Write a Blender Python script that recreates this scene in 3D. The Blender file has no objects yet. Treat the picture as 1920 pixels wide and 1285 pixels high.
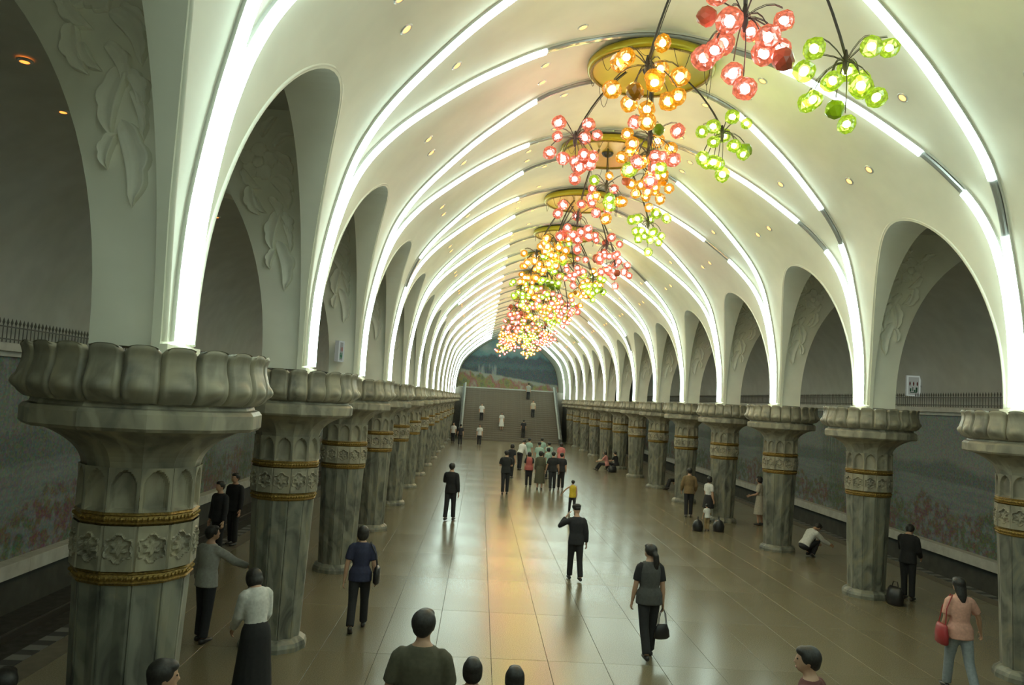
import bpy, math, random
import numpy as np
from mathutils import Vector, Matrix

random.seed(7)
PI = math.pi
sc = bpy.context.scene
col = sc.collection

# ------------------------------------------------------------------ camera, world, exposure
FPX = 1480.0
CAM = Vector((-2.77, 0.0, 3.65))
d = Vector((900.5 - 960, -(745.9 - 642.5), -FPX)).normalized()
u = Vector((0.0597, 1, 0)); u = (u - d * u.dot(d)).normalized()
xx = d.cross(u)
R = Matrix((xx, d, u))            # rows: world X, Y, Z axes seen in camera space
camd = bpy.data.cameras.new('camera'); camo = bpy.data.objects.new('camera', camd); col.objects.link(camo)
camd.sensor_width = 36.0; camd.lens = 36.0 * FPX / 1920.0; camd.clip_end = 300
camo.matrix_world = Matrix.Translation(CAM) @ R.to_4x4()
sc.camera = camo
w = bpy.data.worlds.new('world'); sc.world = w; w.use_nodes = True
w.node_tree.nodes['Background'].inputs[0].default_value = (0.02, 0.02, 0.02, 1)
sc.view_settings.view_transform = 'Standard'; sc.view_settings.look = 'None'
sc.view_settings.gamma = 1.0; sc.view_settings.use_curve_mapping = False
sc.view_settings.exposure = 0.0
STRIP = 11.6                        # radiance of the white strip lights
sc.cycles.max_bounces = 12; sc.cycles.diffuse_bounces = 8; sc.cycles.transparent_max_bounces = 8
sc.cycles.sample_clamp_indirect = 6.0

# ------------------------------------------------------------------ dimensions
S = 4.926; Y0 = 6.64               # column pitch and first column
CXC = 5.5                          # column centre line
ZS = 3.9                           # springing of the vault
AP = 5.37                          # aisle plane of the arcade
K1 = 13                            # last column
XW = 11.93                         # outer walls
YE = 82.0; YB = -3.2               # ends of the hall
XE = 8.6                           # platform edge
ZC = 7.62                          # flat part of the aisle ceiling
def YK(k): return Y0 + S * k

# nave vault profile (x, z above springing)
_p = [(5.23, 0), (5.225, .7), (5.18, 1.35), (5.03, 2.24), (4.78, 3.05), (4.4, 3.68), (3.82, 4.3), (2.85, 5.12), (1.6, 5.87), (0, 6.2), (-1.6, 5.87)]
def catmull(ps, n=12):
    out = []
    P = [np.array(ps[0]) * 2 - np.array(ps[1])] + [np.array(p) for p in ps]
    for i in range(1, len(P) - 2):
        a, b, c, e = P[i - 1], P[i], P[i + 1], P[i + 2]
        for j in range(n):
            t = j / n
            out.append(.5 * (2 * b + (c - a) * t + (2 * a - 5 * b + 4 * c - e) * t * t + (3 * b - a - 3 * c + e) * t ** 3))
    out.append(P[-2]); return np.array(out)
PROF = catmull(_p); PROF[:, 0] *= 5.30 / 5.23      # from springing to crown
_L = np.concatenate([[0], np.cumsum(np.hypot(*np.diff(PROF, axis=0).T))])
LEN = _L[-1]
def prof(s):                        # arc length -> x, z
    return float(np.interp(s, _L, PROF[:, 0])), ZS + float(np.interp(s, _L, PROF[:, 1]))
def prof_n(s):                      # inward normal
    a = prof(max(0, s - .05)); b = prof(min(LEN, s + .05))
    tx, tz = b[0] - a[0], b[1] - a[1]; l = math.hypot(tx, tz)
    return (-tz / l, tx / l)
def s_of_z(z): return float(np.interp(z - ZS, PROF[:, 1], _L))
HA = 3.40; HW0 = 2.10; HB = S / 2
def hw(z):                          # half width of the arcade opening
    r = (z - ZS) / HA
    return 0.0 if r >= 1 else HW0 * (1 - max(r, 0) ** 1.95) ** (1 / 1.95)

# ------------------------------------------------------------------ node helpers
def new_mat(name):
    m = bpy.data.materials.new(name); m.use_nodes = True
    return m, m.node_tree, m.node_tree.nodes['Principled BSDF']
def N(nt, t, **kw):
    n = nt.nodes.new(t)
    for k, v in kw.items():
        if k in n.inputs: n.inputs[k].default_value = v
        else: setattr(n, k, v)
    return n
def ramp(nt, fac, stops, interp='LINEAR'):
    r = nt.nodes.new('ShaderNodeValToRGB'); r.color_ramp.interpolation = interp
    el = r.color_ramp.elements
    while len(el) < len(stops): el.new(.5)
    for e, (p, c) in zip(el, stops):
        e.position = p; e.color = (c[0], c[1], c[2], 1) if len(c) == 3 else c
    nt.links.new(fac, r.inputs[0]); return r.outputs[0]
def mathn(nt, op, a, b=None, c=None):
    n = nt.nodes.new('ShaderNodeMath'); n.operation = op
    for i, v in enumerate((a, b, c)):
        if v is None: continue
        if isinstance(v, (int, float)): n.inputs[i].default_value = v
        else: nt.links.new(v, n.inputs[i])
    return n.outputs[0]
def mix(nt, f, a, b):
    n = nt.nodes.new('ShaderNodeMix'); n.data_type = 'RGBA'
    for i, v in ((0, f), (6, a), (7, b)):
        if isinstance(v, (int, float)): n.inputs[i].default_value = v
        elif isinstance(v, tuple): n.inputs[i].default_value = (v[0], v[1], v[2], 1)
        else: nt.links.new(v, n.inputs[i])
    return n.outputs[2]
def simple(name, c, rough=.6, metal=0.0, noise=.0, nscale=20, bump=0.0):
    m, nt, b = new_mat(name)
    b.inputs['Base Color'].default_value = (*c, 1); b.inputs['Roughness'].default_value = rough; b.inputs['Metallic'].default_value = metal
    if noise or bump:
        tc = N(nt, 'ShaderNodeTexCoord'); nz = N(nt, 'ShaderNodeTexNoise', Scale=nscale, Detail=3.0)
        nt.links.new(tc.outputs['Object'], nz.inputs['Vector'])
        if noise:
            lo = tuple(x * (1 - noise) for x in c); hi = tuple(min(1, x * (1 + noise)) for x in c)
            nt.links.new(ramp(nt, nz.outputs[0], [(.3, lo), (.7, hi)]), b.inputs['Base Color'])
        if bump:
            bp = N(nt, 'ShaderNodeBump', Strength=bump, Distance=.02)
            nt.links.new(nz.outputs[0], bp.inputs['Height']); nt.links.new(bp.outputs[0], b.inputs['Normal'])
    return m
def emit(name, c, s, sampling='AUTO'):
    m = bpy.data.materials.new(name); m.use_nodes = True; nt = m.node_tree; nt.nodes.clear()
    o = nt.nodes.new('ShaderNodeOutputMaterial'); e = nt.nodes.new('ShaderNodeEmission')
    e.inputs[0].default_value = (*c, 1); e.inputs[1].default_value = s; nt.links.new(e.outputs[0], o.inputs[0])
    m.cycles.emission_sampling = sampling
    return m

M = {}
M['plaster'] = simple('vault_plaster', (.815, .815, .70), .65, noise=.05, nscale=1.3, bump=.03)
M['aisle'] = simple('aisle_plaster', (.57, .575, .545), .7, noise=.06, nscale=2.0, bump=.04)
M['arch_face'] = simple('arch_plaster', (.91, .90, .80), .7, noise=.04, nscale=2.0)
M['relief'] = simple('relief_plaster', (.93, .92, .82), .6, noise=.04, nscale=6)
M['dark_wall'] = simple('dark_stone', (.075, .075, .064), .6, noise=.2, nscale=3)
M['ledge'] = simple('pale_stone', (.58, .58, .54), .5, noise=.12, nscale=4)
M['gold'] = simple('gilded_band', (.27, .175, .045), .42, .55, noise=.35, nscale=45, bump=.5)
M['gold_mirror'] = simple('gold_mirror', (.40, .33, .015), .30, .35, noise=.06, nscale=3)
M['metal'] = simple('grey_metal', (.60, .61, .58), .3, .5)
M['iron'] = simple('dark_iron', (.05, .045, .04), .45, .5)
M['spear'] = simple('spear_iron', (.13, .13, .12), .5)
M['coping'] = simple('grey_coping', (.26, .26, .23), .5, noise=.1, nscale=5)
M['dead'] = simple('unlit_tube', (.36, .37, .36), .12, .25)
M['strip'] = emit('lit_tube', (.765, 1.0, .90), STRIP)
M['spot'] = emit('warm_lamp', (1.0, .40, .10), 4.2)
M['aspot'] = emit('aisle_lamp', (1.0, .25, .04), 3.0)
M['stair'] = simple('stair_granite', (.135, .115, .085), .5, noise=.15, nscale=8)
M['black'] = simple('black_rubber', (.03, .03, .03), .6)
M['rail'] = simple('rail_steel', (.2, .19, .18), .4, .8)
M['track'] = simple('track_bed', (.05, .048, .045), .9, noise=.3, nscale=6)

def marble(name, dark, light, gold):
    m, nt, b = new_mat(name)
    tc = N(nt, 'ShaderNodeTexCoord'); oi = N(nt, 'ShaderNodeObjectInfo')
    ad = N(nt, 'ShaderNodeVectorMath', operation='ADD'); cm = N(nt, 'ShaderNodeCombineXYZ')
    r10 = mathn(nt, 'MULTIPLY', oi.outputs['Random'], 40.0)
    for i in range(3): nt.links.new(r10, cm.inputs[i])
    nt.links.new(tc.outputs['Object'], ad.inputs[0]); nt.links.new(cm.outputs[0], ad.inputs[1])
    mp = N(nt, 'ShaderNodeMapping'); mp.inputs['Scale'].default_value = (1.9, 1.9, 1.0); mp.inputs['Rotation'].default_value = (.45, .55, 0)
    nt.links.new(ad.outputs[0], mp.inputs[0])
    n1 = N(nt, 'ShaderNodeTexNoise', Scale=1.6, Detail=6.0, Distortion=1.6)
    wv = N(nt, 'ShaderNodeTexWave', Scale=.55, Distortion=9.0, Detail=4.0)
    wv.inputs['Detail Scale'].default_value = 1.3
    for n in (n1, wv): nt.links.new(mp.outputs[0], n.inputs['Vector'])
    c1 = ramp(nt, n1.outputs[0], [(.3, dark), (.52, light), (.72, gold)])
    v = ramp(nt, wv.outputs[0], [(.0, (0, 0, 0)), (.82, (0, 0, 0)), (.97, (1, 1, 1))])
    vs = mathn(nt, 'MULTIPLY', v, .4)
    c2 = mix(nt, vs, c1, tuple(min(1, x * 1.7) for x in light))
    nt.links.new(c2, b.inputs['Base Color']); b.inputs['Roughness'].default_value = .42
    return m
M['marble'] = marble('grey_green_marble', (.07, .073, .062), (.185, .185, .152), (.265, .245, .165))
M['capstone'] = marble('carved_capital_stone', (.15, .14, .11), (.29, .265, .20), (.38, .335, .23))

def floor_mat():
    m, nt, b = new_mat('polished_granite')
    tc = N(nt, 'ShaderNodeTexCoord'); oi = N(nt, 'ShaderNodeObjectInfo'); ge = N(nt, 'ShaderNodeNewGeometry')
    n1 = N(nt, 'ShaderNodeTexNoise', Scale=60.0, Detail=4.0); n2 = N(nt, 'ShaderNodeTexNoise', Scale=.35, Detail=2.0)
    for n in (n1, n2): nt.links.new(tc.outputs['Object'], n.inputs['Vector'])
    c = ramp(nt, n1.outputs[0], [(.35, (.155, .128, .078)), (.65, (.225, .19, .12))])
    r = mathn(nt, 'ADD', oi.outputs['Random'], ge.outputs['Random Per Island'])
    fr = mathn(nt, 'FRACT', r)
    c = mix(nt, mathn(nt, 'MULTIPLY', fr, .22), c, (.10, .085, .055))
    nt.links.new(c, b.inputs['Base Color'])
    nt.links.new(mathn(nt, 'MULTIPLY_ADD', n2.outputs[0], .12, .16), b.inputs['Roughness'])
    b.inputs['IOR'].default_value = 1.57
    return m
M['floor'] = floor_mat()
M['grout'] = simple('dark_grout', (.035, .03, .022), .8)
M['white_block'] = simple('white_edge_block', (.17, .17, .16), .6)
M['black_block'] = simple('black_edge_block', (.04, .04, .04), .6)

# flat mosaic landscapes
def mural_mat(name, horiz_axis, zb, zt, sc_x, kind):
    m, nt, b = new_mat(name)
    tc = N(nt, 'ShaderNodeTexCoord'); sp = N(nt, 'ShaderNodeSeparateXYZ'); nt.links.new(tc.outputs['Object'], sp.inputs[0])
    h = mathn(nt, 'MULTIPLY', sp.outputs[horiz_axis], sc_x)
    v = mathn(nt, 'DIVIDE', mathn(nt, 'SUBTRACT', sp.outputs[2], zb), zt - zb)
    def noise2(scale, sx=1.0, sy=1.0, off=0.0, detail=4.0):
        cm = N(nt, 'ShaderNodeCombineXYZ')
        nt.links.new(mathn(nt, 'MULTIPLY_ADD', h, sx, off), cm.inputs[0]); nt.links.new(mathn(nt, 'MULTIPLY', v, sy), cm.inputs[1])
        n = N(nt, 'ShaderNodeTexNoise', Scale=scale, Detail=detail); nt.links.new(cm.outputs[0], n.inputs['Vector']); return n.outputs[0]
    def below(edge, soft=.02):            # 1 where v < edge
        return ramp(nt, mathn(nt, 'MULTIPLY_ADD', mathn(nt, 'SUBTRACT', edge, v), 1 / soft, .5), [(0, (0, 0, 0)), (1, (1, 1, 1))])
    def above_t(x, t, soft=.06):
        return ramp(nt, x, [(t - soft, (0, 0, 0)), (t + soft, (1, 1, 1))])
    if kind == 'end':
        hx = sp.outputs[0]
        c = ramp(nt, v, [(0, (.30, .34, .34)), (.62, (.12, .30, .33)), (.75, (.38, .47, .44)), (.86, (.42, .50, .46)), (1, (.18, .33, .36))])
        cl = above_t(noise2(1.3, 1, 2.2), .5, .10); c = mix(nt, mathn(nt, 'MULTIPLY', cl, .7), c, (.09, .25, .29))
        e = mathn(nt, 'MULTIPLY_ADD', noise2(1.5, 1, 0, 2.0, 5), .34, .44); c = mix(nt, below(e, .05), c, (.030, .065, .095))
        e = mathn(nt, 'MULTIPLY_ADD', noise2(1.0, 1, 0, 9.0), .26, .36); c = mix(nt, below(e, .04), c, (.045, .105, .125))
        e = mathn(nt, 'MULTIPLY_ADD', noise2(2.0, 1, 0, 19.0), .30, .24); c = mix(nt, below(e, .04), c, (.022, .052, .070))
        near0 = ramp(nt, mathn(nt, 'ABSOLUTE', mathn(nt, 'ADD', hx, 2.2)), [(.9, (1, 1, 1)), (1.0, (0, 0, 0))])
        band = mathn(nt, 'MULTIPLY', below(mathn(nt, 'MULTIPLY_ADD', noise2(2.2, 1, 0, 21), .45, .20), .06), near0)
        fall = mathn(nt, 'MULTIPLY', above_t(noise2(4, 1.3, .35, 4.0), .5, .06), band)
        c = mix(nt, mathn(nt, 'MULTIPLY', fall, .55), c, (.42, .46, .43))
        slope = mathn(nt, 'MULTIPLY_ADD', hx, -.022, .17)
        e = mathn(nt, 'ADD', mathn(nt, 'MULTIPLY', noise2(1.1, 1, 0, 13), .10), slope); c = mix(nt, below(e, .03), c, (.34, .34, .27))
        e = mathn(nt, 'ADD', mathn(nt, 'MULTIPLY_ADD', noise2(1.8, 1, 0, 17), .40, -.20), slope); bu = below(e, .04)
        bc = ramp(nt, noise2(1.5, 1, 2.0, 3), [(.36, (.08, .10, .03)), (.46, (.26, .25, .04)), (.53, (.34, .09, .07)), (.62, (.38, .34, .22))])
        c = mix(nt, bu, c, bc)
    else:
        c = ramp(nt, v, [(0, (.13, .17, .16)), (.35, (.20, .25, .26)), (.6, (.21, .25, .25)), (1, (.17, .215, .215))])
        e = mathn(nt, 'MULTIPLY_ADD', noise2(1.3, .5, 0, 2.0, 6), .34, .44); far = below(e, .05)
        c = mix(nt, mathn(nt, 'MULTIPLY', far, .8), c, (.075, .115, .115))
        e = mathn(nt, 'MULTIPLY_ADD', noise2(.7, .5, 0, 5.0, 3), .16, .40); lake = below(e, .02)
        c = mix(nt, lake, c, mix(nt, above_t(noise2(3, .3, 9, 1.0), .5, .15), (.145, .19, .205), (.21, .255, .265)))
        will = mathn(nt, 'MULTIPLY', above_t(noise2(.9, .5, .35, 31), .57, .05), above_t(noise2(9, 1.6, .5, 8), .45, .1))
        c = mix(nt, mathn(nt, 'MULTIPLY', will, .75), c, (.055, .085, .05))
        e = mathn(nt, 'MULTIPLY_ADD', noise2(1.7, .6, 0, 12.0, 6), .75, -.08); bu = below(e, .05)
        bl = mathn(nt, 'MULTIPLY', bu, above_t(noise2(6, 1, 2.2, 5), .47, .06))
        bc = ramp(nt, noise2(1.5, .8, 1.5, 40, 5), [(.34, (.05, .09, .045)), (.46, (.085, .115, .05)), (.54, (.15, .055, .045)), (.60, (.12, .05, .055)), (.68, (.18, .165, .05))])
        c = mix(nt, mathn(nt, 'MULTIPLY', bl, .9), c, bc)
    cellv = N(nt, 'ShaderNodeTexVoronoi', Scale=22.0); nt.links.new(tc.outputs['Object'], cellv.inputs['Vector'])
    c = mix(nt, .12, c, cellv.outputs['Color'])
    nt.links.new(c, b.inputs['Base Color']); b.inputs['Roughness'].default_value = .5
    return m
M['mural_side'] = mural_mat('side_mosaic', 1, -.05, ZS, .55, 'side')
M['mural_end'] = mural_mat('end_mosaic', 0, 4.75, 10.1, .55, 'end')

# ------------------------------------------------------------------ mesh builder
class MB:
    def __init__(s): s.v = []; s.f = []
    def add(s, vs, fs):
        o = len(s.v); s.v += [tuple(map(float, p)) for p in vs]; s.f += [tuple(i + o for i in f) for f in fs]
    def grid(s, fn, nu, nv, closed_u=False, flip=False):
        nn = nu if closed_u else nu + 1
        vs = [fn(i / nu, j / nv) for j in range(nv + 1) for i in range(nn)]
        fs = []
        for j in range(nv):
            for i in range(nu):
                a = j * nn + i; b = j * nn + (i + 1) % nn; q = (a, b, b + nn, a + nn)
                fs.append(q[::-1] if flip else q)
        s.add(vs, fs)
    def box(s, x0, x1, y0, y1, z0, z1):
        s.add([(x0, y0, z0), (x1, y0, z0), (x1, y1, z0), (x0, y1, z0), (x0, y0, z1), (x1, y0, z1), (x1, y1, z1), (x0, y1, z1)],
              [(3, 2, 1, 0), (4, 5, 6, 7), (0, 1, 5, 4), (1, 2, 6, 5), (2, 3, 7, 6), (3, 0, 4, 7)])
    def slab(s, x0, x1, y0, y1, z0, z1, c=.006):       # box with a chamfered top
        s.add([(x0, y0, z0), (x1, y0, z0), (x1, y1, z0), (x0, y1, z0), (x0, y0, z1 - c), (x1, y0, z1 - c), (x1, y1, z1 - c), (x0, y1, z1 - c),
               (x0 + c, y0 + c, z1), (x1 - c, y0 + c, z1), (x1 - c, y1 - c, z1), (x0 + c, y1 - c, z1)],
              [(8, 9, 10, 11), (0, 1, 5, 4), (1, 2, 6, 5), (2, 3, 7, 6), (3, 0, 4, 7), (4, 5, 9, 8), (5, 6, 10, 9), (6, 7, 11, 10), (7, 4, 8, 11)])
    def tube(s, pts, rad, n=8, ref=(1, 0, 0), caps=True):
        pts = [Vector(p) for p in pts]; rings = []
        for i, p in enumerate(pts):
            t = (pts[min(i + 1, len(pts) - 1)] - pts[max(i - 1, 0)]).normalized()
            uu = Vector(ref) - t * t.dot(Vector(ref))
            if uu.length < .15: uu = Vector((0, 1, 0)) - t * t.y
            if uu.length < .15: uu = Vector((0, 0, 1)) - t * t.z
            uu.normalize(); vv = t.cross(uu)
            r = rad[i] if isinstance(rad, (list, tuple)) else rad
            ru, rv = r if isinstance(r, tuple) else (r, r)
            rings.append([p + uu * (ru * math.cos(2 * PI * k / n)) + vv * (rv * math.sin(2 * PI * k / n)) for k in range(n)])
        vs = [q for r in rings for q in r]; fs = []
        for j in range(len(rings) - 1):
            for k in range(n):
                a = j * n + k; b = j * n + (k + 1) % n; fs.append((a, b, b + n, a + n))
        if caps: fs.append(tuple(range(n))[::-1]); fs.append(tuple((len(rings) - 1) * n + k for k in range(n)))
        s.add(vs, fs)
    def ell(s, c, r, nu=12, nv=8, rot=None):
        vs = []; fs = []
        for j in range(nv + 1):
            th = PI * j / nv
            for i in range(nu):
                ph = 2 * PI * i / nu
                p = Vector((r[0] * math.sin(th) * math.cos(ph), r[1] * math.sin(th) * math.sin(ph), r[2] * math.cos(th)))
                if rot: p = rot @ p
                vs.append(p + Vector(c))
        for j in range(nv):
            for i in range(nu):
                a = j * nu + i; b = j * nu + (i + 1) % nu
                if j == 0: fs.append((a, a + nu, b + nu))
                elif j == nv - 1: fs.append((a, a + nu, b))
                else: fs.append((a, a + nu, b + nu, b))
        s.add(vs, fs)
    def lathe(s, pr, n, ang0=0.0, cap_top=False, cap_bot=False):
        vs = [(r * math.cos(ang0 + 2 * PI * k / n), r * math.sin(ang0 + 2 * PI * k / n), z) for r, z in pr for k in range(n)]
        fs = []
        for j in range(len(pr) - 1):
            for k in range(n):
                a = j * n + k; b = j * n + (k + 1) % n; fs.append((a, b, b + n, a + n))
        if cap_bot: fs.append(tuple(range(n))[::-1])
        if cap_top: fs.append(tuple((len(pr) - 1) * n + k for k in range(n)))
        s.add(vs, fs)
    def mesh(s, name, mat, smooth=False):
        me = bpy.data.meshes.new(name); me.from_pydata(s.v, [], s.f); me.update()
        if mat: me.materials.append(mat)
        if smooth: me.polygons.foreach_set('use_smooth', [True] * len(me.polygons))
        return me
    def obj(s, name, mat, parent=None, smooth=False, loc=(0, 0, 0), rotz=0.0):
        return link(name, s.mesh(name, mat, smooth), parent, loc, rotz)
def link(name, me, parent=None, loc=(0, 0, 0), rotz=0.0):
    o = bpy.data.objects.new(name, me); col.objects.link(o)
    o.location = loc; o.rotation_euler = (0, 0, rotz)
    if parent: o.parent = parent
    return o
def empty(name, loc=(0, 0, 0), rotz=0.0):
    o = bpy.data.objects.new(name, None); col.objects.link(o); o.location = loc; o.rotation_euler = (0, 0, rotz); o.empty_display_size = .2
    return o
def tag(o, label=None, cat=None, group=None, kind=None):
    if label: o['label'] = label
    if cat: o['category'] = cat
    if group: o['group'] = group
    if kind: o['kind'] = kind
    return o
ORD = ['first', 'second', 'third', 'fourth', 'fifth', 'sixth', 'seventh', 'eighth', 'ninth', 'tenth', 'eleventh', 'twelfth', 'thirteenth', 'fourteenth', 'fifteenth', 'sixteenth']
SIDE = {-1: 'left', 1: 'right'}

# ================================================================== STRUCTURE
# ---- nave vault
def build_vault():
    b = MB(); zA = ZS + HA; sA = s_of_z(zA)
    lo = [sA * (1 - (1 - i / 26) ** 1.6) for i in range(27)]     # crowd rows near the apex
    hi = [sA + (LEN - sA) * i / 22 for i in range(1, 23)]
    ss = lo + hi
    for k in range(-2, K1):
        for sgn in (-1, 1):
            for half in (0, 1):
                yc = YK(k) if half == 0 else YK(k + 1); dr = 1 if half == 0 else -1
                if half == 0 and k == -2: yc = max(yc, YB - 1)
                def fn(uu, vv):
                    s = ss[int(round(vv * (len(ss) - 1)))]; x, z = prof(s)
                    return (sgn * x, yc + dr * uu * (HB - hw(z)), z)
                b.grid(fn, 6, len(ss) - 1, flip=(sgn * dr > 0))
    for sgn in (-1, 1):              # closed end bay over the far stairs
        def fn(uu, vv):
            s = vv * LEN; x, z = prof(s); return (sgn * x, YK(K1) + uu * (YE - YK(K1)), z)
        b.grid(fn, 4, 44, flip=sgn > 0)
    o = b.obj('ceiling', M['plaster'], smooth=True); tag(o, 'cream plaster barrel vault over the central hall', 'ceiling', kind='structure')
    return o
ceil = build_vault()

# ---- arcades: soffits, spandrels, piers, transverse arches, relief
ARC_X, ARC_HS, ARC_H = 8.88, 3.00, 3.70
def arch_t(x):                       # underside of the transverse aisle arch
    r = min(1, max(0, ARC_X - x) / ARC_HS); return ZS + ARC_H * (1 - r ** 2.2) ** (1 / 2.2)
def build_arcade(sgn):
    root = empty('wall_%s' % SIDE[sgn]); tag(root, 'cream arcade of arches opening to the %s platform aisle' % SIDE[sgn], 'arcade', kind='structure')
    T = [1 - (1 - i / 24) ** 1.8 for i in range(25)]
    b = MB()                         # one bay of soffit and aisle-side spandrel, shared
    for dr in (-1, 1):
        def fn(uu, vv):
            z = ZS + HA * T[int(round(vv * 24))]; xv = prof(s_of_z(z))[0]
            return (sgn * (xv + (AP - xv) * uu), dr * hw(z), z)
        b.grid(fn, 4, 24, flip=(sgn * dr < 0))
        def fn2(uu, vv):
            z = ZS + HA * T[int(round(vv * 24))]
            return (sgn * AP, dr * (hw(z) + uu * (HB - hw(z))), z + 0)
        b.grid(fn2, 2, 24, flip=(sgn * dr < 0))
        b.add([(sgn * AP, 0, ZS + HA), (sgn * AP, dr * HB, ZS + HA), (sgn * AP, dr * HB, ZC + .02), (sgn * AP, 0, ZC + .02)], [(0, 1, 2, 3)])
    me = b.mesh('arch_soffit', M['plaster'])
    for k in range(-2, K1): link('arch_soffit', me, root, (0, YK(k) + HB, 0))
    b = MB(); pts = []               # bead moulding round the nave edge of an arch
    for i in range(61):
        a = PI * i / 60; yy = -HW0 * math.cos(a) * 1.0
        z = ZS + HA * (1 - abs(math.cos(a)) ** 1.95) ** (1 / 1.95)
        if z < ZS + .05: z = ZS + .05
        s = s_of_z(z); x, _ = prof(s); n = prof_n(s)
        pts.append((sgn * (x + n[0] * .005), -math.cos(a) * (HW0 + .05) , z + .05 * math.sin(a)))
    b.tube(pts, .028, 6)
    me = b.mesh('arch_moulding', M['plaster'], True)
    for k in range(-1, K1): link('arch_moulding', me, root, (0, YK(k) + HB, 0))
    b = MB(); ht = .30               # transverse arch across the aisle
    xs = [AP - .02] + [ARC_X - ARC_HS * math.cos(PI / 2 * i / 26) for i in range(27)]
    for i in range(len(xs) - 1):
        x0, x1 = xs[i], xs[i + 1]
        z0, z1 = (ZS, ZS) if i == 0 else (arch_t(x0), arch_t(x1))
        for y, fl in ((-ht, False), (ht, True)):
            q = [(sgn * x0, y, z0), (sgn * x1, y, z1), (sgn * x1, y, ZC + .05), (sgn * x0, y, ZC + .05)]
            b.add(q, [(0, 1, 2, 3) if (fl != (sgn > 0)) else (3, 2, 1, 0)])
        b.add([(sgn * x0, -ht, z0), (sgn * x1, -ht, z1), (sgn * x1, ht, z1), (sgn * x0, ht, z0)], [(0, 1, 2, 3)])
    me = b.mesh('aisle_arch', M['arch_face'])
    arches = [link('aisle_arch', me, root, (0, YK(k), 0)) for k in range(0, K1 + 1)]
    b = MB(); b.box(min(sgn * 5.24, sgn * (AP + .0)), max(sgn * 5.24, sgn * (AP + .0)), -.362, .362, ZS - .05, ZS + .03)
    me = b.mesh('pier_foot', M['plaster'])
    for k in range(0, K1 + 1): link('pier_foot', me, root, (0, YK(k), 0))
    return root, arches
arc_l, arches_l = build_arcade(-1)
arc_r, arches_r = build_arcade(1)

# relief ornament: leaves and a blossom on each transverse arch face, (d, z) pairs measured from the nave face
def leaf_mesh(name, base, tip, wid, bend, h=.085):
    b = MB(); ax = Vector(tip) - Vector(base); L = ax.length; ax.normalize(); nrm = Vector((-ax.y, ax.x))
    def sp(t): return Vector(base) + ax * (L * t) + nrm * (bend * math.sin(PI * t))
    def sh(t): return math.sin(PI * t ** .8) ** .75 + .01
    def wd(t, e): return wid * sh(t) * (1.0 if e * (1 if bend >= 0 else -1) < 0 else .55 + .5 * abs(math.sin(3.2 * PI * t)) ** .7)
    def fn(uu, vv):
        t = vv; c = sp(t); c2 = sp(min(1, t + .02)); c1 = sp(max(0, t - .02)); tn = (c2 - c1).normalized(); nn = Vector((-tn.y, tn.x))
        q = uu * 2 - 1; e = math.copysign(abs(q) ** .55, q); p = c + nn * (e * wd(t, e))
        ph = h * (max(0, 1 - abs(e) ** 10)) ** .5 * (.62 + .38 * abs(e) ** 3) * (1 - .30 * math.exp(-(e / .10) ** 2)) * min(1, 9 * t, 9 * (1 - t))
        return (p.x, -ph - .002, p.y)
    b.grid(fn, 14, 18)
    return b.mesh(name, M['relief'], True)
LEAVES = [((.56, 5.72), (.41, 5.00), .105, -.10), ((.58, 5.60), (.63, 5.30), .06, .05), ((.55, 6.16), (.62, 5.56), .095, .085),
          ((.54, 6.12), (.41, 5.80), .07, -.07), ((.50, 5.98), (.36, 5.55), .045, -.05), ((.74, 6.60), (.43, 6.16), .085, -.11), ((.74, 6.34), (.54, 5.98), .07, -.07),
          ((1.14, 6.74), (.84, 6.44), .07, .06), ((1.00, 6.50), (.84, 6.06), .085, .08), ((.92, 6.34), (.74, 6.10), .05, .05), ((.66, 6.66), (.38, 6.42), .05, -.05),
          ((.74, 6.98), (.42, 6.66), .075, -.08), ((.72, 7.06), (.44, 7.26), .065, -.07), ((.90, 7.20), (.70, 7.52), .065, -.05),
          ((1.14, 7.02), (1.46, 7.20), .065, .05)]
def build_relief():
    meshes = {}
    for sgn in (-1, 1):
        fl = Matrix(((sgn, 0, 0), (0, 1, 0), (0, 0, 1))).to_4x4()
        lst = [leaf_mesh('relief_leaf', *L) for L in LEAVES]
        for i in range(5):
            a = 2 * PI * i / 5 + .3
            lst.append(leaf_mesh('relief_petal', (.92 + .06 * math.cos(a), 6.84 + .06 * math.sin(a)), (.92 + .30 * math.cos(a), 6.84 + .30 * math.sin(a)), .125, .01, .065))
        b = MB(); b.ell((.92, 0, 6.84), (.085, .08, .085)); lst.append(b.mesh('relief_heart', M['relief'], True))
        for me in lst:
            for v in me.vertices: v.co.x = sgn * (5.23 + v.co.x)
            if sgn < 0: me.flip_normals()
        meshes[sgn] = lst
    for sgn, arr in ((-1, arches_l), (1, arches_r)):
        for a in arr:
            for me in meshes[sgn]:
                o = link(me.name.split('.')[0], me, a, (0, -.30, 0))
build_relief()

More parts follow.
